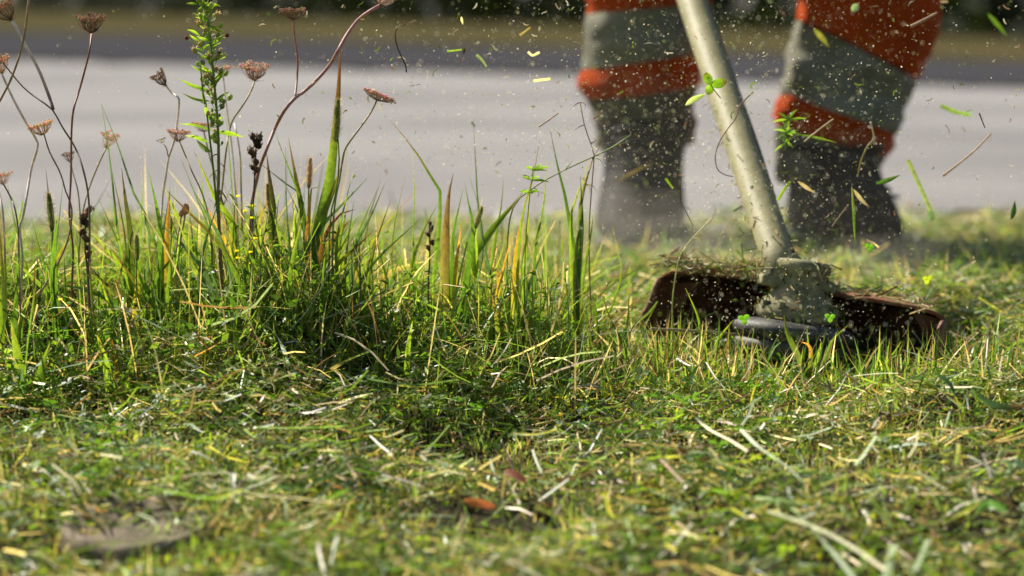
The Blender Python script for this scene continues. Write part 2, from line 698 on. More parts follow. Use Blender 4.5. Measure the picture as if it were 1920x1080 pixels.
# moss and tiny leaves between the blades
x, y = scatter(52000, 9000, 1.36, 2.9)
N = len(x)
mo = vnoise(x * 8 + 5, y * 8, 21)
mp = G(1060, 765)
spot = np.exp(-(((x - mp.x) / .05) ** 2 + ((y - mp.y) / .05) ** 2))
thatch = np.exp(-(((x - bare.x) / .12) ** 2 + ((y - bare.y) / .07) ** 2))
k = (rng.random(N) < sstep(.48, .72, mo) * .8 + .05 + spot + thatch) & off_stone(x, y)
x, y, spot, thatch = x[k], y[k], spot[k], thatch[k]
N = len(x)
cols = pick(N, [(.17, .22, .015), (.08, .15, .012), (.26, .25, .02), (.12, .09, .025), MID], [5, 7, 2, 5, 5]) * (.7 + .6 * rng.random((N, 1)))
cols = cols * (1 - .6 * spot[:, None]) + np.array([.42, .36, .03]) * .6 * spot[:, None]
brownc = pick(N, [BRN, TAN, (.07, .045, .025)], [5, 2, 4])
bk = rng.random(N) < thatch * .85
cols[bk] = brownc[bk] * .6
tag(leaf_cloud('moss', x, y, ground_h(x, y) + .001 + .009 * rng.random(N), .0016 + .0022 * rng.random(N), cols, M_TURF),
    'yellow green moss and tiny leaves low in the mown grass', 'moss', kind='stuff')


# clover and other round leaves
def trefoils(name, x, y, z, size, cols, mat):
    V, C, Lp, S = [], [], [], []
    N = len(x)
    up = rng.normal(0, .45, (N, 3)); up[:, 2] = 1; up /= np.linalg.norm(up, axis=1, keepdims=True)
    a = rng.normal(size=(N, 3)); a -= up * (a * up).sum(1, keepdims=True); a /= np.linalg.norm(a, axis=1, keepdims=True)
    b = np.cross(up, a)
    prof = [(.06, 0), (.45, .40), (.86, .44), (.93, 0), (.86, -.44), (.45, -.40)]
    c0 = np.stack([x, y, z], -1)
    nv = 0
    for kk in range(3):
        an = 2 * np.pi * kk / 3
        d = a * math.cos(an) + b * math.sin(an)
        e = -a * math.sin(an) + b * math.cos(an)
        pts = [c0 + (d * r + e * s * .9 + up * (.12 * abs(s) + .10 * r)) * size[:, None] for r, s in prof]
        V.append(np.stack(pts, 1))
    V = np.stack(V, 1)                    # N,3,6,3
    idx = np.arange(N * 3)[:, None] * 6
    loops = np.concatenate([idx + np.array([[0, 1, 2, 3]]), idx + np.array([[0, 3, 4, 5]])], 1).ravel()
    return np_mesh(name, V.reshape(-1, 3), loops, np.full(N * 6, 4), np.repeat(cols, 18, axis=0), mat)


x, y = scatter(4200, 900, 1.36, 3.0)
cl = vnoise(x * 6 + 9, y * 6, 31)
k = (rng.random(len(x)) < sstep(.42, .7, cl)) & off_stone(x, y)
x, y = x[k], y[k]
N = len(x)
cols = pick(N, [GRN, MID, (.06, .14, .02), LIT], [4, 5, 4, 2]) * (.8 + .4 * rng.random((N, 1)))
tag(trefoils('clover_leaves', x, y, ground_h(x, y) + .008 + .022 * rng.random(N) + .02 * uncut(x, y), .0035 + .004 * rng.random(N), cols, M_LEAF),
    'small clover leaves scattered low in the grass', 'clover', kind='stuff')


# the uncut strip: fine undergrowth
def hgt(x):
    """height of the standing undergrowth along the strip"""
    px = 960 + x * ppm(2.05)
    return np.interp(px, [-900, 0, 150, 300, 450, 560, 650, 760, 900, 1000, 1080, 1160], [.080, .076, .074, .086, .104, .106, .084, .064, .068, .072, .060, .040])


n = 110000
x = rng.uniform(-.95, .20, n); y = rng.uniform(1.6, 2.45, n)
k = (rng.random(n) < uncut(x, y) * (.45 + .55 * (x > -.55))) & (rng.random(n) < .35 + .9 * vnoise(x * 22, y * 22, 41))
x, y = x[k], y[k]
N = len(x)
L = (hgt(x) - .014) * (.25 + .95 * rng.random(N) ** 1.3) * (.50 + .52 * sstep(1.90, 2.07, y))
W = .0007 + .0016 * rng.random(N) ** 1.5
cols = pick(N, [GRN, MID, LIT, YEL, BLUE, STRAW, TAN, BRN], [28, 30, 22, 7, 6, 4, 3, 4]) * (.42 + .5 * rng.random((N, 1)))
tag(blades('undergrowth', x, y, ground_h(x, y) - .002, rng.uniform(0, 2 * np.pi, N), np.abs(rng.normal(.1, .55, N)), rng.normal(.6, .8, N),
           L, W, cols, M_TURF, 3, True, tipcol=cols * .7 + np.array(YEL) * .3),
    'dense fine undergrowth of the uncut strip of grass', 'grass', kind='stuff')
n = 1500
x = rng.uniform(-.95, .12, n); y = rng.uniform(1.86, 2.3, n)
k = rng.random(n) < uncut(x, y)
x, y = x[k], y[k]
N = len(x)
cols = pick(N, [MID, LIT, YEL, STRAW, TAN, BRN], [10, 10, 5, 9, 8, 5]) * (.7 + .6 * rng.random((N, 1)))
tag(blades('thin_stalks', x, y, ground_h(x, y) - .002, rng.uniform(0, 2 * np.pi, N), np.abs(rng.normal(.05, .25, N)), rng.normal(.3, .5, N),
           hgt(x) * (.8 + 1.1 * rng.random(N) ** 2), .0007 + .0010 * rng.random(N), cols, M_TURF, 4, True),
    'thin wiry stalks rising out of the uncut strip', 'grass', kind='stuff')
# matted lying stalks in the strip
n = 9000
x = rng.uniform(-.95, .20, n); y = rng.uniform(1.6, 2.45, n)
k = rng.random(n) < uncut(x, y)
x, y = x[k], y[k]
N = len(x)
cols = pick(N, [MID, LIT, PALE, STRAW, TAN, BRN, WHT], [20, 16, 6, 8, 8, 8, 1]) * (.6 + .6 * rng.random((N, 1)))
tag(blades('matted_stalks', x, y, ground_h(x, y) + .006 + hgt(x) * .55 * rng.random(N), rng.uniform(0, 2 * np.pi, N), rng.normal(1.25, .35, N), rng.normal(.1, .6, N),
           .03 + .05 * rng.random(N), .0006 + .0014 * rng.random(N), cols, M_TURF, 3, False),
    'matted dry and green stalks tangled through the uncut strip', 'stalks', kind='stuff')
# ragged half cut blades before the spool and behind the guard
n = 5200
n = 6800
x = np.concatenate([rng.uniform(.04, .50, 1700), rng.uniform(-.10, .80, 3700), rng.normal(.14, .045, 1400)]); y = np.concatenate([rng.normal(1.98, .04, 1700), rng.uniform(2.28, 2.95, 3700), rng.normal(2.04, .05, 1400)])
cols = pick(n, [MID, LIT, GRN, YEL, STRAW, TAN, BRN], [12, 14, 8, 6, 9, 7, 5]) * (.6 + .6 * rng.random((n, 1)))
tag(blades('ragged_stubble', x, y, ground_h(x, y) - .002, rng.uniform(0, 2 * np.pi, n), np.abs(rng.normal(.7, .5, n)), rng.normal(.2, .6, n),
           .015 + .05 * rng.random(n) ** 1.7, .0007 + .0016 * rng.random(n) ** 1.5, cols, M_TURF, 3, True),
    'ragged half cut blades leaning round the trimmer head', 'grass', kind='stuff')
# small leaflets through the strip
n = 60000
x = rng.uniform(-.95, .16, n); y = rng.uniform(1.65, 2.4, n)
k = (rng.random(n) < uncut(x, y)) & (vnoise(x * 14, y * 14, 44) > .36)
x, y = x[k], y[k]
N = len(x)
cols = pick(N, [GRN, MID, LIT, BLUE], [5, 6, 3, 2]) * (.7 + .6 * rng.random((N, 1)))
tag(leaf_cloud('leaflets', x, y, ground_h(x, y) + .002 + (hgt(x) - .02) * .85 * rng.random(N) ** 1.2, .0018 + .0036 * rng.random(N) ** 1.5, cols, M_LEAF),
    'small green leaflets filling the bottom of the uncut strip', 'leaflets', kind='stuff')


# ------------------------------------------------------------------ tall grass clumps (each blade a part)
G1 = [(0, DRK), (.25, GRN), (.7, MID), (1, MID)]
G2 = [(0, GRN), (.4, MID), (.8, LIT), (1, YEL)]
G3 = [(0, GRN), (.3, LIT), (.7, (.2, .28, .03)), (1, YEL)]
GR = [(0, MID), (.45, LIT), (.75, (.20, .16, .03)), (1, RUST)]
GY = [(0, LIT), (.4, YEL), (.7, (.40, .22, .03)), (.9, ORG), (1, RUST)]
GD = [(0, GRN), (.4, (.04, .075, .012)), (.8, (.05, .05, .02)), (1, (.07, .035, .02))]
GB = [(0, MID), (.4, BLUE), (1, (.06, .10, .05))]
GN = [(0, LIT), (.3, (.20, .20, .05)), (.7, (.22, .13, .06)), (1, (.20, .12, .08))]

# clump: (base px, depth, [(points from tip down in px, width px, colour)], extra fine blades, label)
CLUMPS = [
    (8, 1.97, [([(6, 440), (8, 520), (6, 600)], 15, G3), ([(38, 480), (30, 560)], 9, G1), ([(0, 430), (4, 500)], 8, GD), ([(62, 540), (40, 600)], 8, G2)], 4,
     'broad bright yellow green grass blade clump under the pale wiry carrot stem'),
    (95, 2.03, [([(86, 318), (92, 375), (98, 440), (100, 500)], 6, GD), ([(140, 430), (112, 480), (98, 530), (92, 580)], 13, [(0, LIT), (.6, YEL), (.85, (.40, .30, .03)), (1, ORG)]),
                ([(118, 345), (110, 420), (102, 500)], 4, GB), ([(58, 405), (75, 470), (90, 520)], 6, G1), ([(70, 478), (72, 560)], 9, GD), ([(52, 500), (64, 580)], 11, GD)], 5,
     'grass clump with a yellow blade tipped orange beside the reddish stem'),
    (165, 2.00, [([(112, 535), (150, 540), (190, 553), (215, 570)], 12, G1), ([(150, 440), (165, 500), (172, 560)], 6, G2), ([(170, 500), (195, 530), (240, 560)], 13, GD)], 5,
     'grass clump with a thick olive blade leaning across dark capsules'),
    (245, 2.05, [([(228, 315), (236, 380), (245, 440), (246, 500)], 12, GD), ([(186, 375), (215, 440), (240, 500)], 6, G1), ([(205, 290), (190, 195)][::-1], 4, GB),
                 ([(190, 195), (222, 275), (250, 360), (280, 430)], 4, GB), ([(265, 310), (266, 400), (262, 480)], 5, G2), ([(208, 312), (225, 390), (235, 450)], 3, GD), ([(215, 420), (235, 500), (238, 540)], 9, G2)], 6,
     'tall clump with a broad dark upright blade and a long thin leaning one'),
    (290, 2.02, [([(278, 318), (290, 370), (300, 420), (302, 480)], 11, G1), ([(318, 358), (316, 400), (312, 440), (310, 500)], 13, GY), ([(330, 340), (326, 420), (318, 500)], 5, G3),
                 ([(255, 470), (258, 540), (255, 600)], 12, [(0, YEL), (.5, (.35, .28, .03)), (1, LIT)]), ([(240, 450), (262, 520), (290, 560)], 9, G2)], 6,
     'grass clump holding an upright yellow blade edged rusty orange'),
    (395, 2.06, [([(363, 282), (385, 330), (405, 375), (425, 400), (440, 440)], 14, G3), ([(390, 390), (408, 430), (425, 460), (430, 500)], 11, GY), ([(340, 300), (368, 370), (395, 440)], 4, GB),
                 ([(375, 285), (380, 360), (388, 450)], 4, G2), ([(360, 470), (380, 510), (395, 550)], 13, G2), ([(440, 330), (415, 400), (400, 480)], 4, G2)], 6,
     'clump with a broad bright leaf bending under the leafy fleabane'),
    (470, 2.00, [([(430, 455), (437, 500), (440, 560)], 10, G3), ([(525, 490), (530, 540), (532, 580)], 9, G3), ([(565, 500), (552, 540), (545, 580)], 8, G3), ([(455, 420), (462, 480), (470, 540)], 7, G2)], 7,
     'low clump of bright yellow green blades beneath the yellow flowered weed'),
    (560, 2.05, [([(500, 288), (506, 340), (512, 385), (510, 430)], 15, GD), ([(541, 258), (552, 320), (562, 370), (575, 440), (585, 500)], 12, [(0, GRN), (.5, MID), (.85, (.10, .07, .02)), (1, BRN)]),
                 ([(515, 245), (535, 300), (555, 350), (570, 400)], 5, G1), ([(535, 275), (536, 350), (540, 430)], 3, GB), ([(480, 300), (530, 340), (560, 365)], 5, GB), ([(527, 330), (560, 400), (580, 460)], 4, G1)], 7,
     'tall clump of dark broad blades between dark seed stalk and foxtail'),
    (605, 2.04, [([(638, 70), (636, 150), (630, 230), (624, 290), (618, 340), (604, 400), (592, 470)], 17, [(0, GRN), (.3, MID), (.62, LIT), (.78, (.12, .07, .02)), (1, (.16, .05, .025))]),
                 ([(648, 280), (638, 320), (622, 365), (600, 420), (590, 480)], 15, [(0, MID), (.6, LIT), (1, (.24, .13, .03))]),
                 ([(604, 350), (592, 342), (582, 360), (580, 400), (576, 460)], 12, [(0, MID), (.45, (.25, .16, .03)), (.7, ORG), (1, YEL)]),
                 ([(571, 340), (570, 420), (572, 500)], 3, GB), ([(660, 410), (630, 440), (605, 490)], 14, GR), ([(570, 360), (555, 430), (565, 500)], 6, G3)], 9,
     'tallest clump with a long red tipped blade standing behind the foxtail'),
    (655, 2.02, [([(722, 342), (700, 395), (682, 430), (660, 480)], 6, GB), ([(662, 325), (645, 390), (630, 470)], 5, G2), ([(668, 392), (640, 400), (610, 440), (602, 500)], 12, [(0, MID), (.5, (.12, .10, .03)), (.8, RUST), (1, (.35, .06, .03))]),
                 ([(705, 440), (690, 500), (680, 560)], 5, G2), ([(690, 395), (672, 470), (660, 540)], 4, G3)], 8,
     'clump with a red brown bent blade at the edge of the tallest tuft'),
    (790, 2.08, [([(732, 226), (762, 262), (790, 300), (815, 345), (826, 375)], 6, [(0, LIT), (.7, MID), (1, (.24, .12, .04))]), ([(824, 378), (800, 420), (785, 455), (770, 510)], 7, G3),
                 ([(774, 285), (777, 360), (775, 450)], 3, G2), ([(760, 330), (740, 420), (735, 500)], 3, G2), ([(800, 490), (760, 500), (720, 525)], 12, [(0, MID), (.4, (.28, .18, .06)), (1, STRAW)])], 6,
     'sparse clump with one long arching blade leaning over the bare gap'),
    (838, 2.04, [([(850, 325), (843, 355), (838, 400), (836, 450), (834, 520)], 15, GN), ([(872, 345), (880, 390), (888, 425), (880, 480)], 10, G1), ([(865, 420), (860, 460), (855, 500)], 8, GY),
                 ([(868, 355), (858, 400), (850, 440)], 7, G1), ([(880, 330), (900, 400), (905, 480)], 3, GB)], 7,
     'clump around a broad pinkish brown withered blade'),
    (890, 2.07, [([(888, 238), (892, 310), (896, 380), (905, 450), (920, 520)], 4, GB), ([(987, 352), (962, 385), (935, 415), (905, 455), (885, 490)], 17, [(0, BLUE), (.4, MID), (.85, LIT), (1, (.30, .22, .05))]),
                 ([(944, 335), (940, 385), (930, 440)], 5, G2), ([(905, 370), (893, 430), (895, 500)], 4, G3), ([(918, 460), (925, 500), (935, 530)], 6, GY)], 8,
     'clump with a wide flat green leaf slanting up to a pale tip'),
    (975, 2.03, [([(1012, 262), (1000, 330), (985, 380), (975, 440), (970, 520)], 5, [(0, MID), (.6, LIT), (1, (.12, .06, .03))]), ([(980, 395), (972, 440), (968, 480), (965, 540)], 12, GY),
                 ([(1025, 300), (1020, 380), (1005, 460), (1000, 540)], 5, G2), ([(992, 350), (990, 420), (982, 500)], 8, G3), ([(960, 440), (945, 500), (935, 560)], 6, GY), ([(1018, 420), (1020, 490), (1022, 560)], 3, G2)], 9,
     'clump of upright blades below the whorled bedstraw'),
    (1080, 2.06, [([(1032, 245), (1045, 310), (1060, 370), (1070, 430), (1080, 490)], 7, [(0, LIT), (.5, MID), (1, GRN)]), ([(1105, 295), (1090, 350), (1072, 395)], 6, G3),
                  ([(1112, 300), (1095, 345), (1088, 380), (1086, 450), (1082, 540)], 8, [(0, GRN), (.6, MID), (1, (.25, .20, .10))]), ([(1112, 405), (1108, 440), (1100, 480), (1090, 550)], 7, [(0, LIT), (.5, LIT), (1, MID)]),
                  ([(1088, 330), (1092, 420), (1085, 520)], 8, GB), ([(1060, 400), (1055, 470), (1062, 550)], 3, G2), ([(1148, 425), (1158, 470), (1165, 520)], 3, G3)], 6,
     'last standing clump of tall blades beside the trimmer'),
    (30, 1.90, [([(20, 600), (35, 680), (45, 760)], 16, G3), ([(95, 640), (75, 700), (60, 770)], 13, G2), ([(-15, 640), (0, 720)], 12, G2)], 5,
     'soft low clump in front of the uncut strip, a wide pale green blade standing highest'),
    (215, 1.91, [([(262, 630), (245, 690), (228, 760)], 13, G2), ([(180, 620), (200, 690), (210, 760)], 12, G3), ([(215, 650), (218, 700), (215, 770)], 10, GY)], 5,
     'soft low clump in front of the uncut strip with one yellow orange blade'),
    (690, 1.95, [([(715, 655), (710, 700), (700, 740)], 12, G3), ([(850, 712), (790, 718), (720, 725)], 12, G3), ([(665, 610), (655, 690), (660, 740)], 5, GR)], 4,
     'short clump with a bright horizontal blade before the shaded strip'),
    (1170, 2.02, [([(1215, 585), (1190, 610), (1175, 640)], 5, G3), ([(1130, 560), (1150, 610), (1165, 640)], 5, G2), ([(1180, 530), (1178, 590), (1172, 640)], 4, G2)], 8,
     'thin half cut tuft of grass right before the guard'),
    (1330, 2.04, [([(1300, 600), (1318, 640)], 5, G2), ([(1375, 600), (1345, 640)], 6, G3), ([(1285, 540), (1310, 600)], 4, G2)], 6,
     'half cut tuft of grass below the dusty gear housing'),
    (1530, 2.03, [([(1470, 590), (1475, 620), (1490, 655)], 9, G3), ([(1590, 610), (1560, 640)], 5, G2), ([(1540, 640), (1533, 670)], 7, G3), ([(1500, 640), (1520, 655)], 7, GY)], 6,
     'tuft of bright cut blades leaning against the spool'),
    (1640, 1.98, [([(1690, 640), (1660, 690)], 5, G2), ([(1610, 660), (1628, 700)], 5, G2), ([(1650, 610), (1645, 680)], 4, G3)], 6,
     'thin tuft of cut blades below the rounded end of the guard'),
]
px2m = ppm(2.05)


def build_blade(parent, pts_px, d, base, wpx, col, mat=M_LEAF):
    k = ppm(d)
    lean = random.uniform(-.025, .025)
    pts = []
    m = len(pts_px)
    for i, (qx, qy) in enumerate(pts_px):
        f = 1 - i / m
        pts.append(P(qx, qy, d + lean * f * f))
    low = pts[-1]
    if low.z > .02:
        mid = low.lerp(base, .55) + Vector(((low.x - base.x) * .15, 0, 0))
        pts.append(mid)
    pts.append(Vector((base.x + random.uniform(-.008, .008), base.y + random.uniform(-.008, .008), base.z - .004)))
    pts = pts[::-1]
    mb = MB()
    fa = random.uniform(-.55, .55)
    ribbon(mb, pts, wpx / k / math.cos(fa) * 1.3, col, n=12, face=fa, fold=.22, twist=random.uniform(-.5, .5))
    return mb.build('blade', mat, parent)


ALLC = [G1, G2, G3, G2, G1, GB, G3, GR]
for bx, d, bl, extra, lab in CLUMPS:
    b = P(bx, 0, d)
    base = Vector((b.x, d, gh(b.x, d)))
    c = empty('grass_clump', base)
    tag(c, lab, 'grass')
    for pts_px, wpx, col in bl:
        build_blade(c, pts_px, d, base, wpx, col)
    tall = max(.03, float(hgt(np.array([b.x]))[0])) if d > 1.96 else .045
    if bx > 1150: tall = .028
    for _ in range(int(extra * (1.9 if bx < 1150 else 1.3))):
        h = tall * random.uniform(.5, 1.45)
        a = random.uniform(0, 2 * math.pi)
        r = h * random.uniform(.1, .65)
        bb = base + Vector((random.gauss(0, .019), random.gauss(0, .022), -.003))
        tip = bb + Vector((math.cos(a) * r, math.sin(a) * r * .7, h))
        md = bb.lerp(tip, .5) + Vector((-math.cos(a) * r * .25, -math.sin(a) * r * .2, h * .08))
        mb = MB()
        ribbon(mb, [bb, md, tip], random.uniform(.0018, .0052), random.choice(ALLC), n=8, face=random.uniform(-.8, .8), fold=.22, twist=random.uniform(-.6, .6))
        mb.build('blade', M_LEAF, c)


# ------------------------------------------------------------------ wild carrots gone to seed
def seed_head(parent, c, axis, R_, cup, col, n=34, flat=1.0):
    """umbel: rays from one point, each ending in a small tuft of seeds; cup 0 flat .. 1 closed"""
    mb = MB()
    a, b = frame(axis)
    t = axis.normalized()
    H = R_ * (.95 + .9 * cup)
    for i in range(n):
        az = i * 2.39996 + random.uniform(-.15, .15)
        s = math.sqrt((i + .5) / n)
        rad = R_ * s * (1 - .25 * max(0, cup - .5)) * random.uniform(.88, 1.08)
        up = H * (.62 + cup * .55 * s * s - .10 * s * s * (1 - cup)) * random.uniform(.9, 1.07) * flat
        d = a * math.cos(az) + b * math.sin(az)
        end = c + d * rad + t * up
        mid = c + d * rad * .75 + t * up * .42
        shade = random.uniform(.7, 1.25)
        cc = tuple(min(.8, x * shade) for x in col)
        tube(mb, [c, mid, end], (R_ * .028, R_ * .018), tuple(x * .8 for x in cc), 3, 4, cap=False)
        for _ in range(14):
            o = Vector((random.gauss(0, 1), random.gauss(0, 1), random.gauss(0, 1))).normalized()
            o = (o + t * .8 + d * .25).normalized()
            e2 = end + o * R_ * random.uniform(.10, .24)
            tube(mb, [end, e2], R_ * .011, cc, 3, 2, cap=False)
            octa(mb, e2, R_ * random.uniform(.025, .05), R_ * random.uniform(.05, .085), o, tuple(min(.85, x * random.uniform(.6, 1.5)) for x in col))
    # bracts under the head
    for i in range(7):
        az = i * .9 + random.random() * .4
        d = a * math.cos(az) + b * math.sin(az)
        e = c + d * R_ * .6 + t * R_ * random.uniform(-.05, .35)
        tube(mb, [c, c.lerp(e, .5) - t * R_ * .06, e], (R_ * .025, R_ * .006), tuple(x * .7 for x in col), 3, 4, cap=False)
    o = mb.build('seed_head', M_SEED, parent)
    o['kind'] = 'stuff'
    return o


RED = [(0, (.14, .08, .05)), (.4, (.22, .09, .07)), (1, (.26, .10, .08))]
PINK = [(0, (.12, .08, .05)), (.3, (.28, .16, .13)), (1, (.36, .19, .17))]
WHS = [(0, (.20, .13, .09)), (.35, (.42, .36, .32)), (1, (.62, .56, .50))]
DKS = [(0, (.17, .12, .09)), (1, (.24, .16, .13))]
TNS = [(0, (.16, .12, .05)), (1, (.36, .25, .13))]
OLV = [(0, (.12, .13, .04)), (1, (.34, .27, .12))]
C_BRN = (.25, .175, .115)
C_PNK = (.41, .325, .265)
C_TAN = (.44, .34, .225)


def carrot(lab, d, stems, heads, base_px):
    """stems: (px points from the top down, radius px top, bottom, colour, to ground); heads: (px, tilt, radius px, cup, colour)"""
    bx = P(base_px, 0, d).x
    base = Vector((bx, d, gh(bx, d)))
    c = empty('wild_carrot', base)
    tag(c, lab, 'wild carrot', 'wild carrots gone to seed in the uncut strip')
    k = ppm(d)
    for pts, r0, r1, col, root in stems:
        w = [P(qx, qy, d + (.012 * math.sin(i * 1.3 + qx))) for i, (qx, qy) in enumerate(pts)]
        if root:
            w.append(Vector((base.x + random.uniform(-.005, .005), base.y, base.z - .004)))
        w = w[::-1]
        mb = MB()
        tube(mb, w, lambda t, a=r1, b=r0: (a + (b - a) * t) / k * .44, col, 7, max(10, len(w) * 4), jitter=.07)
        mb.build('stem', M_STEM, c)
    for (hx, hy), ang, r, cup, col, n_, fl in heads:
        ax = Vector((math.sin(R(ang)), random.uniform(-.25, .1), math.cos(R(ang)))).normalized()
        seed_head(c, P(hx, hy, d), ax, r / k, cup, col, n_, fl)
    return c


carrot('wild carrot with a dark cup shaped seed head on a tall red stem', 2.03,
       [([(172, 62), (167, 100), (150, 165), (138, 205), (134, 250), (133, 330), (130, 400), (137, 470), (136, 560)], 4.2, 5.5, RED, True)],
       [((172, 62), -2, 27, .62, C_BRN, 46, .78)], 136)
carrot('wild carrot with a thick white stem crossing a tan one', 1.99,
       [([(24, 40), (48, 85), (72, 130), (90, 175), (100, 205)], 6.5, 7, WHS, False),
        ([(5, 117), (45, 165), (85, 195), (100, 208), (118, 240), (140, 275), (155, 315), (166, 370), (168, 450), (166, 560)], 3, 6, DKS, True)],
       [((22, 38), -35, 26, .7, C_BRN, 40, .9), ((6, 117), -60, 16, .6, C_TAN, 30, .9)], 166)
carrot('wild carrot with a plain tan stem sweeping up past the white stem', 1.96,
       [([(57, -30), (52, 20), (42, 85), (22, 145), (2, 185), (-25, 235), (-40, 330), (-45, 450)], 5, 6, TNS, True)],
       [((57, -30), 5, 24, .5, C_TAN, 34, .9)], -45)
carrot('wild carrot with a wavy pale stem and a loose tan seed head', 2.00,
       [([(4, 140), (22, 180), (46, 225), (68, 262), (70, 278), (58, 320), (47, 385), (42, 410), (36, 430), (42, 480), (40, 560)], 5, 6, WHS, True),
        ([(82, 250), (93, 285), (112, 322), (122, 355), (135, 400), (120, 470), (70, 560)], 3.2, 4, DKS, False)],
       [((4, 138), -10, 20, .75, C_TAN, 34, .95), ((81, 252), -18, 24, .35, C_TAN, 34, .8)], 42)
carrot('wild carrot with two small tufted heads on thin olive stems', 2.07,
       [([(199, 278), (185, 308), (170, 345), (158, 385), (150, 450), (148, 520)], 3.2, 3.6, OLV, True),
        ([(133, 304), (137, 325), (146, 358), (150, 400), (150, 450)], 2.6, 3, DKS, False)],
       [((199, 277), 20, 18, .8, C_TAN, 26, .9), ((132, 304), -15, 13, .7, C_BRN, 22, .9)], 148)
carrot('wild carrot with a small pinkish head and curled withered leaves', 1.98,
       [([(6, 344), (20, 370), (28, 392), (34, 430), (36, 500)], 3.5, 4, DKS, True), ([(-5, 350), (4, 390), (8, 440), (10, 520)], 5, 5, WHS, False)],
       [((6, 345), -8, 19, .45, C_PNK, 28, .85)], 30)
carrot('wild carrot with a round dark head nodding on a kinked white stem', 2.06,
       [([(311, 160), (322, 174), (335, 184), (335, 205), (331, 240), (325, 270), (316, 297), (311, 330), (305, 370), (300, 440), (296, 520)], 4.5, 5, WHS, True)],
       [((311, 161), -35, 16, 1.0, C_BRN, 44, .85)], 296)
carrot('wild carrot with a flat pink head on a thin olive stem', 2.05,
       [([(336, 264), (347, 290), (360, 322), (378, 360), (392, 410), (398, 480)], 3, 3.5, OLV, True), ([(316, 297), (312, 278), (305, 268)], 2.4, 2, DKS, False)],
       [((334, 265), 4, 22, .45, C_PNK, 36, .75), ((305, 268), -20, 9, .4, C_BRN, 14, .8)], 398)
carrot('wild carrot with a wide pink cup head on a curved olive stem', 2.08,
       [([(478, 151), (470, 172), (455, 198), (437, 224), (430, 245), (425, 275), (418, 340), (412, 430)], 4, 4.5, OLV, True), ([(440, 232), (450, 290), (452, 350), (454, 430)], 4, 4.5, WHS, False)],
       [((478, 151), 2, 28, .75, C_PNK, 46, .62)], 414)
carrot('wild carrot with a thick mauve forking stem taller than the fleabane', 2.04,
       [([(713, 10), (695, 20), (672, 37), (650, 66), (634, 95), (616, 125), (592, 152), (570, 172), (553, 184), (533, 208), (516, 240), (500, 280), (483, 330), (470, 420)], 7.5, 7.5, PINK, True),
        ([(550, 37), (552, 65), (558, 110), (557, 145), (553, 184)], 4.6, 5, PINK, False)],
       [((713, 10), 30, 24, .6, C_PNK, 40, .9), ((550, 37), -2, 24, .35, C_BRN, 34, .75)], 470)
carrot('wild carrot with a flat tilted head holding caught clippings', 2.03,
       [([(707, 187), (697, 208), (682, 230), (660, 260), (645, 285), (638, 330), (625, 420)], 4.2, 4, OLV, True)],
       [((707, 188), 22, 30, .12, C_PNK, 44, .42)], 615)
carrot('pale wild carrot half hidden behind the fleabane stems', 2.13,
       [([(418, 140), (425, 200), (433, 260), (440, 340), (446, 430)], 3.5, 4, WHS, True), ([(382, 246), (395, 300), (410, 350), (430, 440)], 3, 4, DKS, False)],
       [((418, 142), -5, 20, .4, C_PNK, 30, .7), ((381, 247), 5, 20, .3, C_PNK, 30, .75)], 446)


# ------------------------------------------------------------------ foxtail grasses
def foxtail(lab, d, pts, spike, wpx, col, base_px, leaves=()):
    bx = P(base_px, 0, d).x
    base = Vector((bx, d, gh(bx, d)))
    c = empty('foxtail_grass', base)
    tag(c, lab, 'foxtail grass', 'foxtail grasses in the uncut strip')
    k = ppm(d)
    w = [P(qx, qy, d) for qx, qy in pts] + [base - Vector((0, 0, .004))]
    mb = MB()
    tube(mb, w[::-1], 1.6 / k, [(0, GRN), (1, LIT)], 5, 12)
    mb.build('stem', M_STEM, c)
    (x0, y0), (x1, y1) = spike
    A, B = P(x1, y1, d), P(x0, y0, d)
    ax = (B - A)
    a, b = frame(ax)
    Ln = ax.length
    mb = MB()
    n = 150
    for i in range(n):
        t = (i + random.random()) / n
        az = i * 2.39996
        r = wpx * .5 / k * (max(.05, math.sin(math.pi * (t * .88 + .09))) ** .6) * .72
        dd = a * math.cos(az) + b * math.sin(az)
        p = A + ax * t + dd * r
        o = (dd * .8 + ax.normalized()).normalized()
        sh = random.uniform(.7, 1.35)
        octa(mb, p, wpx / k * .085, wpx / k * .16, o, tuple(x * sh * 1.5 for x in col))
        for _ in range(2):
            o2 = (dd + ax.normalized() * random.uniform(.4, 1.2) + a * random.uniform(-.4, .4)).normalized()
            e = p + o2 * wpx / k * random.uniform(.35, .75)
            tube(mb, [p, e], (wpx / k * .016, wpx / k * .007), (.55, .50, .34) if random.random() < .6 else (.30, .20, .14), 3, 2, cap=False)
    tube(mb, [A, B], wpx / k * .22, tuple(x * .6 for x in col), 6, 6)
    o = mb.build('seed_spike', M_SEED, c)
    o['kind'] = 'stuff'
    for lp, lw, lc in leaves:
        build_blade(c, lp, d, base, lw, lc)


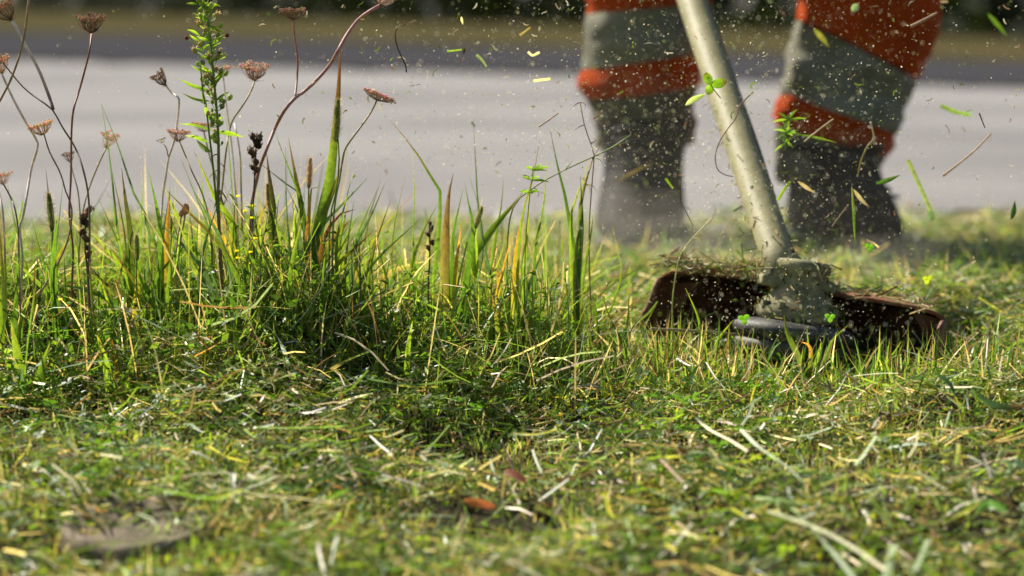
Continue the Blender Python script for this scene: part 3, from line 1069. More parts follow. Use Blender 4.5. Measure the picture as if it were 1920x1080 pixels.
foxtail('large green foxtail with silvery bristles on the red tipped blade', 2.02, [(634, 262), (636, 300), (632, 350), (618, 430)], ((634, 186), (630, 265)), 15, (.15, .20, .04), 612, [([(600, 440), (606, 490), (610, 540)], 9, G2)])
foxtail('green foxtail with long white bristles under a dark narrow blade', 2.0, [(97, 430), (99, 470), (98, 520)], ((91, 362), (98, 432)), 15, (.12, .17, .035), 100, [([(108, 400), (102, 460), (100, 520)], 12, G1)])
foxtail('tan dry foxtail standing among the dark broad blades', 2.05, [(579, 350), (578, 400), (575, 470)], ((582, 296), (579, 352)), 12, (.32, .24, .12), 574)
foxtail('short bright green foxtail low between tall blades', 2.0, [(257, 485), (256, 530)], ((256, 440), (257, 488)), 12, (.14, .22, .04), 257)
foxtail('slim green foxtail leaning against the wide flat green leaf', 2.05, [(893, 425), (885, 470), (880, 520)], ((904, 388), (891, 428)), 11, (.16, .21, .05), 878)
foxtail('dark foxtail pressed against a black broad blade', 2.07, [(508, 400), (508, 450)], ((502, 345), (509, 402)), 14, (.10, .085, .04), 508)
foxtail('small foxtail with a green spike beside the yellow orange blade', 2.04, [(322, 440), (321, 490)], ((321, 408), (322, 445)), 8, (.13, .20, .04), 320)
foxtail('foxtail with a drooping grey green spike inside the bushy tuft', 2.0, [(470, 560), (462, 600)], ((492, 512), (472, 556)), 12, (.13, .15, .05), 458)


# ------------------------------------------------------------------ fleabane
d = 2.01
bx = P(412, 0, d).x
fl = empty('fleabane_plant', (bx, d, gh(bx, d)))
tag(fl, 'tall leafy fleabane with green buds along two upright stems', 'wildflower')
k = ppm(d)
main = [(383, 2), (390, 40), (396, 90), (399, 130), (404, 180), (409, 250), (410, 320), (409, 380), (412, 450)]
side = [(376, 120), (380, 170), (388, 215), (392, 250), (397, 290), (402, 340), (408, 400)]
mb = MB()
tube(mb, [Vector((bx, d, -.004))] + [P(qx, qy, d) for qx, qy in main[::-1]], lambda t: (4.2 - 2.2 * t) / k, [(0, (.12, .09, .05)), (.45, (.16, .12, .06)), (.7, LIT), (1, (.16, .24, .05))], 7, 40, .06)
mb.build('stem', M_STEM, fl)
mb = MB()
tube(mb, [P(qx, qy, d - .006) for qx, qy in side[::-1]], lambda t: (2.4 - 1.1 * t) / k, [(0, MID), (1, LIT)], 6, 30, .05)
mb.build('stem', M_STEM, fl)


def fl_leaf(x0, y0, x1, y1, wpx, col, sag=0):
    mb = MB()
    a, b = P(x0, y0, d), P(x1, y1, d + random.uniform(-.02, .02))
    m = a.lerp(b, .5) + Vector((0, 0, sag / k))
    ribbon(mb, [a, m, b], wpx / k, col, n=8, face=random.uniform(-.9, .9), fold=.3, shape='lance')
    mb.build('leaf', M_LEAF, fl)


LV = [(0, MID), (.5, (.17, .27, .03)), (1, (.26, .32, .04))]
for q in [(388, 25, 414, 12, 7, 9), (392, 168, 336, 148, 7, -4), (395, 190, 342, 175, 6, -4), (400, 246, 334, 232, 6, 4), (404, 247, 456, 257, 9, 2), (392, 268, 348, 254, 8, 3),
          (396, 285, 368, 262, 11, -4), (388, 205, 376, 162, 8, 0), (392, 225, 384, 196, 9, 0), (402, 160, 420, 136, 7, 2), (404, 190, 430, 172, 6, 2), (397, 110, 368, 96, 7, -3),
          (396, 95, 350, 72, 4, -2), (399, 115, 424, 98, 5, 2), (394, 75, 368, 68, 7, -2), (398, 85, 422, 70, 5, 3), (390, 45, 425, 62, 5, -3)]:
    fl_leaf(*q[:5], LV, q[5])
for _ in range(46):
    t = random.uniform(.0, .62)
    i = int(t * (len(main) - 1)); f = t * (len(main) - 1) - i
    sx = main[i][0] + (main[i + 1][0] - main[i][0]) * f; sy = main[i][1] + (main[i + 1][1] - main[i][1]) * f
    if random.random() < .35: sx -= 14 + random.uniform(0, 8)
    s = random.choice((-1, 1))
    ln = random.uniform(10, 34)
    fl_leaf(sx, sy, sx + s * ln * random.uniform(.5, 1), sy - ln * random.uniform(-.1, .75), random.uniform(3, 6), LV, random.uniform(-2, 3))
for _ in range(95):
    t = random.uniform(0, .66)
    i = int(t * (len(main) - 1)); f = t * (len(main) - 1) - i
    sx = main[i][0] + (main[i + 1][0] - main[i][0]) * f; sy = main[i][1] + (main[i + 1][1] - main[i][1]) * f
    wide = 26 if .1 < t < .55 else 16
    ox = random.gauss(-4, wide * .5); oy = random.uniform(-18, 4)
    c = P(sx + ox, sy + oy, d + random.uniform(-.015, .015))
    r = random.uniform(2.6, 5.2) / k
    mb = MB()
    tube(mb, [P(sx + ox * .15, sy + 6, d), P(sx + ox * .7, sy + oy * .6 + 6, d), c], .8 / k, LIT, 3, 5, cap=False)
    ax = Vector((ox / 40, random.uniform(-.3, .3), 1))
    dry_ = random.random() < .32
    ball(mb, c, r, ax, (.15, .21, .06), 1.35, 5, 6, top=(.40, .29, .17) if dry_ else (.24, .28, .10))
    if dry_:
        for _k in range(9):
            o = (ax.normalized() + Vector((random.gauss(0, .5), random.gauss(0, .5), random.gauss(0, .3)))).normalized()
            tube(mb, [c, c + o * r * 2.1], r * .07, (.5, .38, .26), 3, 2, cap=False)
    mb.build('bud', M_LEAF, fl)
for (x0, y0, bx_, by_) in ((396, 95, 350, 71), (404, 90, 426, 66), (404, 118, 411, 100)):
    mb = MB()
    ball(mb, P(bx_, by_, d), 4.0 / k, Vector((-.4, 0, .6)), (.05, .03, .02), 1.1, 5, 7, top=(.22, .09, .04))
    mb.build('dry_bud', M_SEED, fl)
for _ in range(8):      # withered leaves low on the stem
    sy = random.uniform(285, 400)
    sx = np.interp(sy, [250, 320, 400], [409, 410, 410])
    mb = MB()
    a = P(sx, sy, d); b = P(sx + random.choice((-1, 1)) * random.uniform(6, 20), sy + random.uniform(8, 26), d + random.uniform(-.01, .01))
    ribbon(mb, [a, a.lerp(b, .5) + Vector((0, 0, .002)), b], 4 / k, [(0, BRN), (1, (.30, .20, .12))], n=7, face=random.uniform(-1, 1), fold=.4, shape='lance', twist=2.5)
    mb.build('leaf', M_STRAW, fl)


# ------------------------------------------------------------------ dark seed stalks and capsules
def pod_stalk(lab, d, stem, pods, base_px, grp='dark podded seed stalks in the uncut strip'):
    bx = P(base_px, 0, d).x
    base = Vector((bx, d, gh(bx, d)))
    c = empty('seed_stalk', base)
    tag(c, lab, 'seed stalk', grp)
    k = ppm(d)
    mb = MB()
    tube(mb, [base - Vector((0, 0, .004))] + [P(qx, qy, d) for qx, qy in stem[::-1]], (2.2 / k, 1.4 / k), [(0, (.10, .08, .04)), (1, (.09, .06, .04))], 6, 20, .08)
    mb.build('stem', M_STEM, c)
    for qx, qy, r in pods:
        mb = MB()
        ax = Vector((random.uniform(-.6, .6), random.uniform(-.3, .3), 1))
        ctr = P(qx, qy, d + random.uniform(-.004, .004))
        sh = random.uniform(.6, 1.5)
        ball(mb, ctr, r * random.uniform(.65, .95) / k, ax, (.05 * sh, .034 * sh, .02 * sh), random.uniform(1.1, 1.6), 6, 8, top=(.11 * sh, .075 * sh, .05 * sh))
        o_ = len(mb.v)
        mb.v = [tuple(Vector(v) + Vector((random.gauss(0, 1), random.gauss(0, 1), random.gauss(0, 1))) * r * .10 / k) for v in mb.v]
        for _k in range(6):
            o = (ax.normalized() * random.uniform(-.2, 1) + Vector((random.gauss(0, 1), random.gauss(0, 1), random.gauss(0, .4)))).normalized()
            p_ = ctr + o * r * .6 / k
            ribbon(mb, [p_, p_ + o * r * .4 / k, p_ + o * r * .5 / k + ax.normalized() * r * .7 / k], r * .5 / k, (.12 * sh, .085 * sh, .055 * sh), n=4, shape='lance', face=random.uniform(-1, 1))
        for _k in range(4):
            o = (ax.normalized() + Vector((random.gauss(0, .5), random.gauss(0, .5), 0))).normalized()
            tube(mb, [ctr + o * r / k, ctr + o * r / k * 2.0], (.35 / k, .15 / k), (.12, .08, .05), 3, 2, cap=False)
        mb.build('pod', M_SEED, c)


pod_stalk('dark seed stalk stacked with plump pods beside the mauve stem', 2.03, [(481, 250), (479, 300), (477, 340), (474, 400), (476, 470)],
          [(474, 256, 7), (486, 258, 7.5), (481, 270, 8.5), (486, 274, 7), (471, 283, 8), (476, 290, 7), (480, 304, 7.5), (474, 315, 6), (481, 318, 6), (478, 326, 4)], 474)
pod_stalk('dark seed stalk with knobbly black pods beside the red stem', 2.0, [(167, 388), (160, 420), (160, 470), (165, 520)],
          [(167, 394, 8), (158, 405, 8), (157, 414, 7.5), (163, 420, 6), (154, 436, 7), (160, 447, 6.5), (163, 464, 5), (166, 478, 6.5), (158, 410, 7)], 164)
pod_stalk('thin seed stalk with a few tiny dark pods by the withered blade', 2.03, [(805, 420), (806, 460), (805, 500), (803, 540)],
          [(806, 420, 4.5), (810, 428, 4), (803, 440, 4.5), (811, 455, 4.5), (803, 465, 4.5), (807, 433, 4)], 803)

d = 2.04
k = ppm(d)
for lab, hx, hy, r, tint, bxp in (('closed pale brown poppy like capsule on a straight pale stalk', 348, 392, 7.5, (.34, .22, .17), 330),
                                  ('narrow closed capsule on a grey stalk beside a larger one', 340, 400, 5.0, (.30, .22, .16), 326)):
    bx = P(bxp, 0, d).x
    c = empty('seed_capsule', (bx, d, gh(bx, d)))
    tag(c, lab, 'seed capsule')
    mb = MB()
    tube(mb, [Vector((bx, d, -.004)), P(bxp + 4, 500, d), P(hx - 2, hy + 18, d), P(hx, hy, d)], (2.6 / k, 2.0 / k), [(0, (.2, .16, .1)), (1, (.40, .31, .22))], 6, 16, .05)
    mb.build('stem', M_STEM, c)
    mb = MB()
    ball(mb, P(hx, hy, d), r / k, Vector((.05, 0, 1)), tint, 1.45, 8, 10, top=tuple(x * .8 for x in tint))
    mb.build('capsule', M_SEED, c)


# ------------------------------------------------------------------ bushy weeds and bedstraw
def bushy(lab, name, d, x0, x1, y0, y1, nst, nlf, nflow, col):
    bx = P((x0 + x1) / 2, 0, d).x
    base = Vector((bx, d, gh(bx, d)))
    c = empty(name, base)
    tag(c, lab, 'weed')
    k = ppm(d)
    tips = []
    for i in range(nst):
        tx = x0 + (x1 - x0) * (i + random.random()) / nst
        ty = random.uniform(y0, y0 + (y1 - y0) * .45)
        tip = P(tx, ty, d + random.uniform(-.03, .03))
        b0 = base + Vector(((tip.x - bx) * .45, random.uniform(-.01, .01), -.003))
        mid = b0.lerp(tip, .5) + Vector((random.uniform(-.008, .008), 0, .004))
        mb = MB()
        tube(mb, [b0, mid, tip], (1.5 / k, .8 / k), [(0, (.12, .09, .05)), (.5, MID), (1, LIT)], 5, 10, .05)
        mb.build('stem', M_STEM, c)
        tips.append((b0, mid, tip))
    for i in range(nlf):
        b0, mid, tip = random.choice(tips)
        t = random.random() ** .7
        p = b0.lerp(mid, t * 2) if t < .5 else mid.lerp(tip, t * 2 - 1)
        a = random.uniform(0, 2 * math.pi)
        ln = random.uniform(7, 19) / k
        e = p + Vector((math.cos(a), math.sin(a) * .8, random.uniform(-.1, .8))).normalized() * ln
        mb = MB()
        ribbon(mb, [p, p.lerp(e, .5) + Vector((0, 0, .0012)), e], random.uniform(3.2, 6) / k, random.choice(col), n=5, face=random.uniform(-1, 1), fold=.3, shape='lance')
        mb.build('leaf', M_LEAF, c)
    for i in range(nflow):
        b0, mid, tip = tips[i % len(tips)]
        p = tip + Vector((random.uniform(-.006, .006), random.uniform(-.006, .006), random.uniform(-.006, .003)))
        mb = MB()
        for j in range(5):
            an = j * 1.2566 + random.random() * .3
            e = p + Vector((math.cos(an), math.sin(an), .5)).normalized() * 5.0 / k
            ribbon(mb, [p, p.lerp(e, .5), e], 4.2 / k, (.62, .52, .02), n=4, shape='oval', face=random.uniform(-.5, .5))
        mb.build('flower', M_LEAF, c)
    return c


LC = [[(0, GRN), (1, MID)], [(0, MID), (1, LIT)], [(0, GRN), (1, BLUE)], [(0, DRK), (1, GRN)], [(0, MID), (1, YEL)]]
bushy('bushy green weed with tiny yellow flowers beneath the seed stalk', 'flowering_weed', 2.0, 430, 545, 372, 620, 16, 150, 9, LC)
bushy('dark bushy weed at the foot of the tallest clump', 'leafy_weed', 2.0, 535, 640, 435, 620, 12, 120, 0, [LC[0], LC[2], LC[3], LC[0]])
bushy('low leafy weed with fine leaves under the arching blade', 'leafy_weed', 2.0, 690, 800, 505, 640, 9, 70, 0, LC)
bushy('low leafy weed with broad dim leaves under the wide flat leaf', 'leafy_weed', 1.99, 850, 960, 490, 640, 9, 70, 0, [LC[0], LC[3], LC[1]])
bushy('thin leafy weed beside the last standing clump', 'leafy_weed', 1.98, 990, 1075, 500, 640, 8, 55, 0, LC)
bushy('low leafy weed among white straw at the foot of the red stem', 'leafy_weed', 1.97, 120, 220, 560, 670, 8, 60, 1, LC)
bushy('broad leaved soft weed before the yellow orange blade', 'leafy_weed', 1.93, 170, 330, 580, 720, 9, 70, 0, [LC[1], LC[1], LC[0], [(0, LIT), (1, LIT)]])
bushy('low bright weed in front of the flowering weed', 'leafy_weed', 1.95, 400, 560, 590, 700, 9, 70, 1, LC)


def whorled(lab, d, stem, whorls, base_px, grounded=True, cat='weed', name='bedstraw'):
    k = ppm(d)
    bx = P(base_px, 0, d).x
    base = Vector((bx, d, gh(bx, d))) if grounded else P(*stem[-1], d)
    c = empty(name, base)
    tag(c, lab, cat)
    mb = MB()
    pts = [P(qx, qy, d) for qx, qy in stem]
    if grounded: pts.append(base - Vector((0, 0, .004)))
    tube(mb, pts[::-1], (1.5 / k, .9 / k), [(0, MID), (1, LIT)], 5, 16)
    mb.build('stem', M_STEM, c)
    for wx, wy, ln, n in whorls:
        p = P(wx, wy, d)
        for i in range(n):
            a = 2 * math.pi * i / n + random.random() * .4
            e = p + Vector((math.cos(a), math.sin(a), random.uniform(-.1, .45) if grounded else random.uniform(-.8, .9))).normalized() * ln / k * random.uniform(.45, 1.2)
            mb = MB()
            ribbon(mb, [p, p.lerp(e, .5) + Vector((0, 0, .001)), e], random.uniform(4, 6.5) / k, [(0, MID), (1, (.20, .32, .04))], n=5, face=random.uniform(-.8, .8), fold=.25, shape='lance')
            mb.build('leaf', M_LEAF, c)
    return c


whorled('bedstraw with whorls of narrow leaves above the upright blades', 2.03, [(1000, 312), (996, 345), (990, 400), (985, 470)], [(1001, 320, 30, 8), (996, 338, 32, 8), (992, 362, 22, 7)], 982)
whorled('tuft of narrow green leaves flying before the worker', 2.12, [(1478, 215), (1475, 255), (1473, 282)], [(1478, 225, 36, 9), (1475, 248, 34, 9), (1474, 268, 26, 7)], 1475, False, 'flying plant', 'torn_plant')

# bent stalks that lean out of the strip
d = 2.06
k = ppm(d)
for lab, pts, r0, r1, col in (
        ('long thin grass stalk bent over towards the boot', [(960, 395), (1000, 352), (1060, 318), (1110, 295), (1150, 275), (1184, 252)], 2.0, 1.2, [(0, MID), (.6, (.16, .16, .05)), (1, LIT)]),
        ('thin brown stalk hanging above the bent grass stalk', [(1114, 290), (1108, 270), (1096, 235), (1088, 192)], 1.6, .9, [(0, BRN), (1, (.14, .09, .06))]),
        ('dry stalk with a tangled tip hooked over the blades', [(1085, 425), (1090, 390), (1098, 345), (1113, 292)], 2.4, 1.6, [(0, YEL), (1, (.30, .22, .11))]),
        ('pale branching stalk standing in the dust before the boots', [(1270, 500), (1278, 475), (1300, 445), (1325, 420), (1338, 406)], 1.7, 1.1, [(0, LIT), (1, (.42, .38, .18))])):
    w = [P(a, b, d) for a, b in pts]
    g0 = Vector((w[0].x, d, gh(w[0].x, d)))
    c = empty('bent_stalk', g0)
    tag(c, lab, 'stalk')
    mb = MB()
    tube(mb, [g0 - Vector((0, 0, .004)), g0.lerp(w[0], .6) + Vector((-.004, 0, 0))] + w if w[0].z - g0.z > .03 else w, (r0 / k, r1 / k), col, 5, 26, .08)
    mb.build('stem', M_STEM, c)
    for _ in range(5):
        i = random.randrange(1, len(w))
        p = w[i]
        e = p + Vector((random.uniform(-.012, .012), random.uniform(-.008, .008), random.uniform(-.012, .012)))
        mb = MB()
        ribbon(mb, [p, p.lerp(e, .5) + Vector((.002, 0, .002)), e], 2.2 / k, col[-1][1], n=5, fold=.3, twist=1.5)
        mb.build('leaf', M_STRAW, c)


# ------------------------------------------------------------------ the worker
M_ORANGE = solid_mat('orange_workwear', (.46, .070, .012), .9, .05, col2=(.36, .052, .010), c2_scale=14, dirt=(.20, .07, .03), dirt_scale=22, dirt_lo=.55, dirt_hi=.8, bump=.5, bump_scale=350)
M_REFLECT = solid_mat('dusty_reflective_tape', (.235, .23, .175), .8, .1, col2=(.18, .175, .13), c2_scale=16, dirt=(.12, .112, .07), dirt_scale=35, dirt_lo=.5, dirt_hi=.75, bump=.35, bump_scale=500)
M_HEM = solid_mat('dusty_gaiter_cloth', (.13, .12, .082), .95, .05, col2=(.08, .074, .05), c2_scale=14, dirt=(.17, .155, .095), dirt_scale=28, bump=.6, bump_scale=300)
M_BOOT = solid_mat('black_boot', (.007, .007, .008), .7, .06, col2=(.011, .0105, .009), c2_scale=25, dirt=(.05, .047, .03), dirt_scale=45, dirt_lo=.62, dirt_hi=.85, bump=.15, bump_scale=250)
M_SOLE = solid_mat('boot_sole', (.02, .02, .02), .8, .3, dirt=(.11, .10, .06), dirt_scale=50)
M_LACE = solid_mat('boot_lace', (.05, .05, .045), .8, .2)
M_SKIN = solid_mat('skin', (.50, .30, .21), .5, .4)
M_GLOVE = solid_mat('work_glove', (.10, .10, .10), .8, .2)
M_HELM = solid_mat('helmet_shell', (.60, .09, .02), .35, .5)
M_VISOR = solid_mat('mesh_visor', (.02, .02, .02), .5, .4)


def loft(rings, n=36, wrinkle=0.0, seed=0, closed_top=False, closed_bottom=False, wscale=14):
    """rings: (centre, rx, ry, tilt) from the bottom up; returns verts, faces"""
    vs, fs = [], []
    for c, rx, ry, tilt in rings:
        for k in range(n):
            a = 2 * math.pi * k / n
            x, y = math.cos(a), math.sin(a)
            p = Vector((c[0] + x * rx, c[1] + y * ry, c[2] - x * rx * tilt))
            if wrinkle:
                w = mnoise.noise(Vector((p.x * wscale, p.y * wscale, p.z * wscale * 2.6 + seed))) + .5 * mnoise.noise(Vector((p.x * 40, p.y * 40, p.z * 90 + seed)))
                p += Vector((x, y, 0)) * w * wrinkle
            vs.append(p)
    m = len(rings)
    for i in range(m - 1):
        for k in range(n):
            k2 = (k + 1) % n
            fs.append((i * n + k, i * n + k2, (i + 1) * n + k2, (i + 1) * n + k))
    if closed_bottom: fs.append(tuple(range(n))[::-1])
    if closed_top: fs.append(tuple((m - 1) * n + k for k in range(n)))
    return vs, fs


def simple(name, vs, fs, mat, parent, smooth=True, bevel=0, sub=0, solid=0):
    me = bpy.data.meshes.new(name)
    me.from_pydata([tuple(v) for v in vs], [], fs)
    if smooth:
        me.polygons.foreach_set('use_smooth', [True] * len(me.polygons))
    o = link(name, me, parent, mat)
    if solid:
        md = o.modifiers.new('solid', 'SOLIDIFY'); md.thickness = solid; md.offset = -1
    if bevel:
        md = o.modifiers.new('bevel', 'BEVEL'); md.width = bevel; md.segments = 3; md.limit_method = 'ANGLE'
    if sub:
        md = o.modifiers.new('sub', 'SUBSURF'); md.levels = md.render_levels = sub
    return o


def skin_body(name, joints, edges, mat, parent, sub=2, root=0):
    me = bpy.data.meshes.new(name)
    me.from_pydata([j[0] for j in joints], edges, [])
    o = link(name, me, parent, mat)
    o.modifiers.new('skin', 'SKIN').use_smooth_shade = True
    for i, j in enumerate(joints):
        sv = me.skin_vertices[0].data[i]
        r = j[1]
        sv.radius = (r, r) if not hasattr(r, '__len__') else r
        sv.use_root = (i == root)
    md = o.modifiers.new('sub', 'SUBSURF'); md.levels = md.render_levels = sub
    dg = bpy.context.evaluated_depsgraph_get()
    me2 = bpy.data.meshes.new_from_object(o.evaluated_get(dg))
    o.modifiers.clear()
    o.data = me2
    me2.name = name
    if not me2.materials: me2.materials.append(mat)
    return o


worker = empty('person', (.30, 3.08, 0))
tag(worker, 'worker in orange trousers with grey reflective bands and black boots, holding the brush cutter', 'person')
fa, fb = Vector((.170, 3.10, 0)), Vector((.405, 3.05, 0))     # ankles, seen on the picture's left and right
hip = Vector((.300, 3.22, .93))
ka, kb = Vector((.185, 3.03, .50)), Vector((.470, 2.99, .49))
ha, hb = Vector((.200, 3.20, .90)), Vector((.400, 3.20, .90))

# trimmer shaft line, needed for the hands
T0 = P(1470, 516, 2.11)
T1 = P(1297, 0, 2.47)
tdir = (T1 - T0).normalized()
grip1 = T0 + tdir * 1.02
grip2 = T0 + tdir * 1.30
hr, hl = grip2 + Vector((0, 0, .03)), grip1 + Vector((.16, .0, .11))
sh_r, sh_l = Vector((.11, 3.17, 1.42)), Vector((.49, 3.17, 1.42))
el_r, el_l = Vector((.03, 3.30, 1.14)), Vector((.47, 3.02, 1.12))
J = [(hip, .12), (hip + Vector((0, -.01, .22)), .125), (Vector((.30, 3.18, 1.32)), .135), (Vector((.30, 3.15, 1.48)), .058), (Vector((.30, 3.12, 1.58)), .075), (Vector((.30, 3.10, 1.68)), .095), (Vector((.30, 3.11, 1.76)), .07),
     (sh_r, .062), (el_r, .046), (hr, .032), (sh_l, .062), (el_l, .046), (hl, .032),
     (ha, .092), (ka, .062), (fa + Vector((0, .01, .10)), .042), (hb, .092), (kb, .062), (fb + Vector((0, .01, .10)), .042)]
E = [(0, 1), (1, 2), (2, 3), (3, 4), (4, 5), (5, 6), (2, 7), (7, 8), (8, 9), (2, 10), (10, 11), (11, 12), (0, 13), (13, 14), (14, 15), (0, 16), (16, 17), (17, 18)]
for hi, hp in ((9, hr), (12, hl)):
    for fi in range(4):
        b0 = hp + Vector((-.03 + .02 * fi, -.05, .005))
        mids = [b0, b0 + Vector((0, -.030, -.018)), b0 + Vector((0, -.022, -.045 + .002 * abs(fi - 1))), b0 + Vector((0, .004, -.052))]
        s = len(J)
        J += [(m, .009) for m in mids]
        E += [(hi, s), (s, s + 1), (s + 1, s + 2), (s + 2, s + 3)]
    s = len(J)
    J += [(hp + Vector((.045, -.01, -.005)), .011), (hp + Vector((.050, -.04, -.03)), .010), (hp + Vector((.03, -.055, -.045)), .009)]
    E += [(hi, s), (s, s + 1), (s + 1, s + 2)]
skin_body('body', J, E, M_SKIN, worker)

# jacket, gaiters, trousers, boots, helmet
JJ = [(hip + Vector((0, 0, -.06)), (.19, .14)), (hip + Vector((0, -.01, .18)), (.18, .14)), (Vector((.30, 3.18, 1.30)), (.20, .145)), (Vector((.30, 3.16, 1.46)), .075),
      (sh_r, .085), (el_r, .066), (hr.lerp(el_r, .18), .05), (sh_l, .085), (el_l, .066), (hl.lerp(el_l, .18), .05)]
jacket = skin_body('jacket', JJ, [(0, 1), (1, 2), (2, 3), (2, 4), (4, 5), (5, 6), (2, 7), (7, 8), (8, 9)], M_ORANGE, worker)


def leg_rings(table, z0, z1, step=.008):
    """table rows: z, cx, cy, rx, ry, tilt"""
    zs = np.arange(z0, z1 + 1e-6, step)
    tb = np.array(table)
    return [((np.interp(z, tb[:, 0], tb[:, 1]), np.interp(z, tb[:, 0], tb[:, 2]), z), np.interp(z, tb[:, 0], tb[:, 3]), np.interp(z, tb[:, 0], tb[:, 4]), np.interp(z, tb[:, 0], tb[:, 5])) for z in zs]


LA = [(.085, .172, 3.12, .056, .066, .0), (.15, .172, 3.115, .065, .072, -.08), (.178, .168, 3.11, .066, .075, -.10), (.194, .166, 3.11, .072, .078, -.12), (.215, .163, 3.105, .077, .080, -.15), (.236, .166, 3.10, .072, .078, -.14),
      (.27, .172, 3.095, .075, .080, -.10), (.31, .174, 3.09, .080, .083, -.08), (.40, .178, 3.07, .085, .088, 0), (.50, .185, 3.06, .088, .092, 0), (.70, .19, 3.13, .100, .10, 0), (.90, .21, 3.20, .115, .12, 0)]
LB = [(.06, .404, 3.07, .061, .072, .0), (.10, .402, 3.07, .066, .076, .10), (.128, .404, 3.068, .069, .078, .26), (.140, .408, 3.066, .073, .080, .28), (.158, .412, 3.064, .074, .080, .32), (.172, .414, 3.06, .070, .076, .36),
      (.21, .420, 3.055, .071, .077, .44), (.25, .432, 3.045, .076, .082, .50), (.31, .446, 3.03, .085, .088, .46), (.40, .458, 3.015, .089, .092, .2), (.50, .468, 3.01, .090, .094, 0), (.70, .44, 3.11, .104, .104, 0), (.90, .39, 3.20, .115, .12, 0)]


def bandset(table, cuts, seed):
    """trouser leg as consecutive cloth and tape bands; tape sits proud of the cloth"""
    root = None
    for i, (z0, z1, kind) in enumerate(cuts):
        rg = leg_rings(table, z0, z1, .006 if z0 < .4 else .02)
        if kind == 'tape':
            rg = [(c, a + .0022, b + .0022, t) for c, a, b, t in leg_rings(table, z0 - .001, z1 + .001, .006)]
        vs, fs = loft(rg, 44, .0095, seed, wscale=10)
        nm, mt = {'cloth': ('trouser_leg', M_ORANGE), 'tape': ('reflective_band', M_REFLECT), 'hem': ('trouser_hem', M_HEM)}[kind]
        simple(nm, vs, fs, mt, worker)


bandset(LA, [(.125, .194, 'hem'), (.194, .236, 'cloth'), (.236, .300, 'tape'), (.300, .90, 'cloth')], 0)
bandset(LB, [(.078, .134, 'hem'), (.134, .170, 'cloth'), (.170, .250, 'tape'), (.250, .90, 'cloth')], 7)


def boot(f, toe, top, cuffr):
    """f: ankle on the ground; toe: unit vector the foot points along"""
    b = empty('boot', f)
    b.parent = worker
    b.matrix_parent_inverse = Matrix.Translation(-Vector(worker.location))
    side_ = Vector((-toe.y, toe.x, 0))

    def shell(rows, n=30):
        vs, fs = [], []
        for z, back, front, w in rows:
            for k in range(n):
                a = 2 * math.pi * k / n
                u, v = math.cos(a), math.sin(a)
                ln = front if u > 0 else back
                ww = w * (1 - .25 * max(0, u) ** 2) * (1 - .1 * max(0, -u))
                sgn = lambda q, e: math.copysign(abs(q) ** e, q)
                vs.append(f + toe * (sgn(u, .8) * ln) + side_ * (sgn(v, .85) * ww) + Vector((0, 0, z)))
        m = len(rows)
        for i in range(m - 1):
            for k in range(n):
                k2 = (k + 1) % n
                fs.append((i * n + k, i * n + k2, (i + 1) * n + k2, (i + 1) * n + k))
        fs.append(tuple(range(n))[::-1]); fs.append(tuple((m - 1) * n + k for k in range(n)))
        return vs, fs
    vs, fs = shell([(.020, .085, .195, .052), (.035, .085, .196, .053), (.055, .083, .185, .052), (.075, .078, .150, .050), (.095, .072, .105, .049), (.115, .068, .082, .050), (.14, .067, .075, cuffr), (top - .01, .068, .072, cuffr + .004), (top, .064, .068, cuffr)])
    up = simple('upper', vs, fs, M_BOOT, b, sub=1)
    vs, fs = shell([(.000, .084, .194, .051), (.002, .088, .200, .055), (.020, .089, .202, .056), (.022, .087, .199, .054)])
    simple('sole', vs, fs, M_SOLE, b)
    for i in range(6):
        t = i / 5
        cz = .075 + t * (top - .09)
        fx = .150 - .075 * min(1, t * 1.6)
        mb = MB()
        c0 = f + toe * (fx + .004) + Vector((0, 0, cz))
        tube(mb, [c0 - side_ * .024, c0 + toe * .006 + Vector((0, 0, .004)), c0 + side_ * .024], .0025, (.05, .05, .045), 5, 7)
        mb.build('lace', M_LACE, b)
    return b


boot(fa, Vector((-.22, -1, 0)).normalized(), .165, .058)
boot(fb, Vector((.25, -1, 0)).normalized(), .13, .062)

hc = Vector((.30, 3.115, 1.73))
rows = []
for i in range(9):
    ph = i / 8 * math.pi / 2
    rows.append(((hc.x, hc.y + .01, hc.z + .01 + .125 * math.sin(ph)), .125 * max(.02, math.cos(ph)), .145 * max(.02, math.cos(ph)), 0))
vs, fs = loft([((hc.x, hc.y - .02, hc.z), .140, .175, 0)] + rows, 32, closed_top=True)
helm = simple('helmet', vs, fs, M_HELM, worker)
vs, fs = [], []
for i in range(7):
    for j in range(15):
        a = R(-70 + 140 * j / 14)
        vs.append(Vector((hc.x + math.sin(a) * .16, hc.y - math.cos(a) * .175 - .01 * i / 6, hc.z - .02 - .17 * i / 6)))
for i in range(6):
    for j in range(14):
        o = i * 15 + j
        fs.append((o, o + 1, o + 16, o + 15))
simple('visor', vs, fs, M_VISOR, helm, solid=.003)
for s in (-1, 1):
    mb = MB()
    ball(mb, hc + Vector((s * .125, .01, -.05)), .042, Vector((s, 0, 0)), (.03, .03, .03), .6, 8, 14)
    mb.build('ear_muff', M_BOOT, helm)
mb = MB()     # face
for s in (-1, 1):
    ball(mb, hc + Vector((s * .032, -.092, -.06)), .012, Vector((0, -1, 0)), (.6, .58, .55), 1, 6, 8)
ball(mb, hc + Vector((0, -.105, -.09)), .014, Vector((0, -.4, 1)), (.5, .3, .21), 1.6, 6, 8)
tube(mb, [hc + Vector((-.022, -.09, -.125)), hc + Vector((0, -.10, -.127)), hc + Vector((.022, -.09, -.125))], .005, (.42, .18, .15), 6, 8)
mb.build('face', leaf_mat('face_skin', 0, .5, .4), worker)


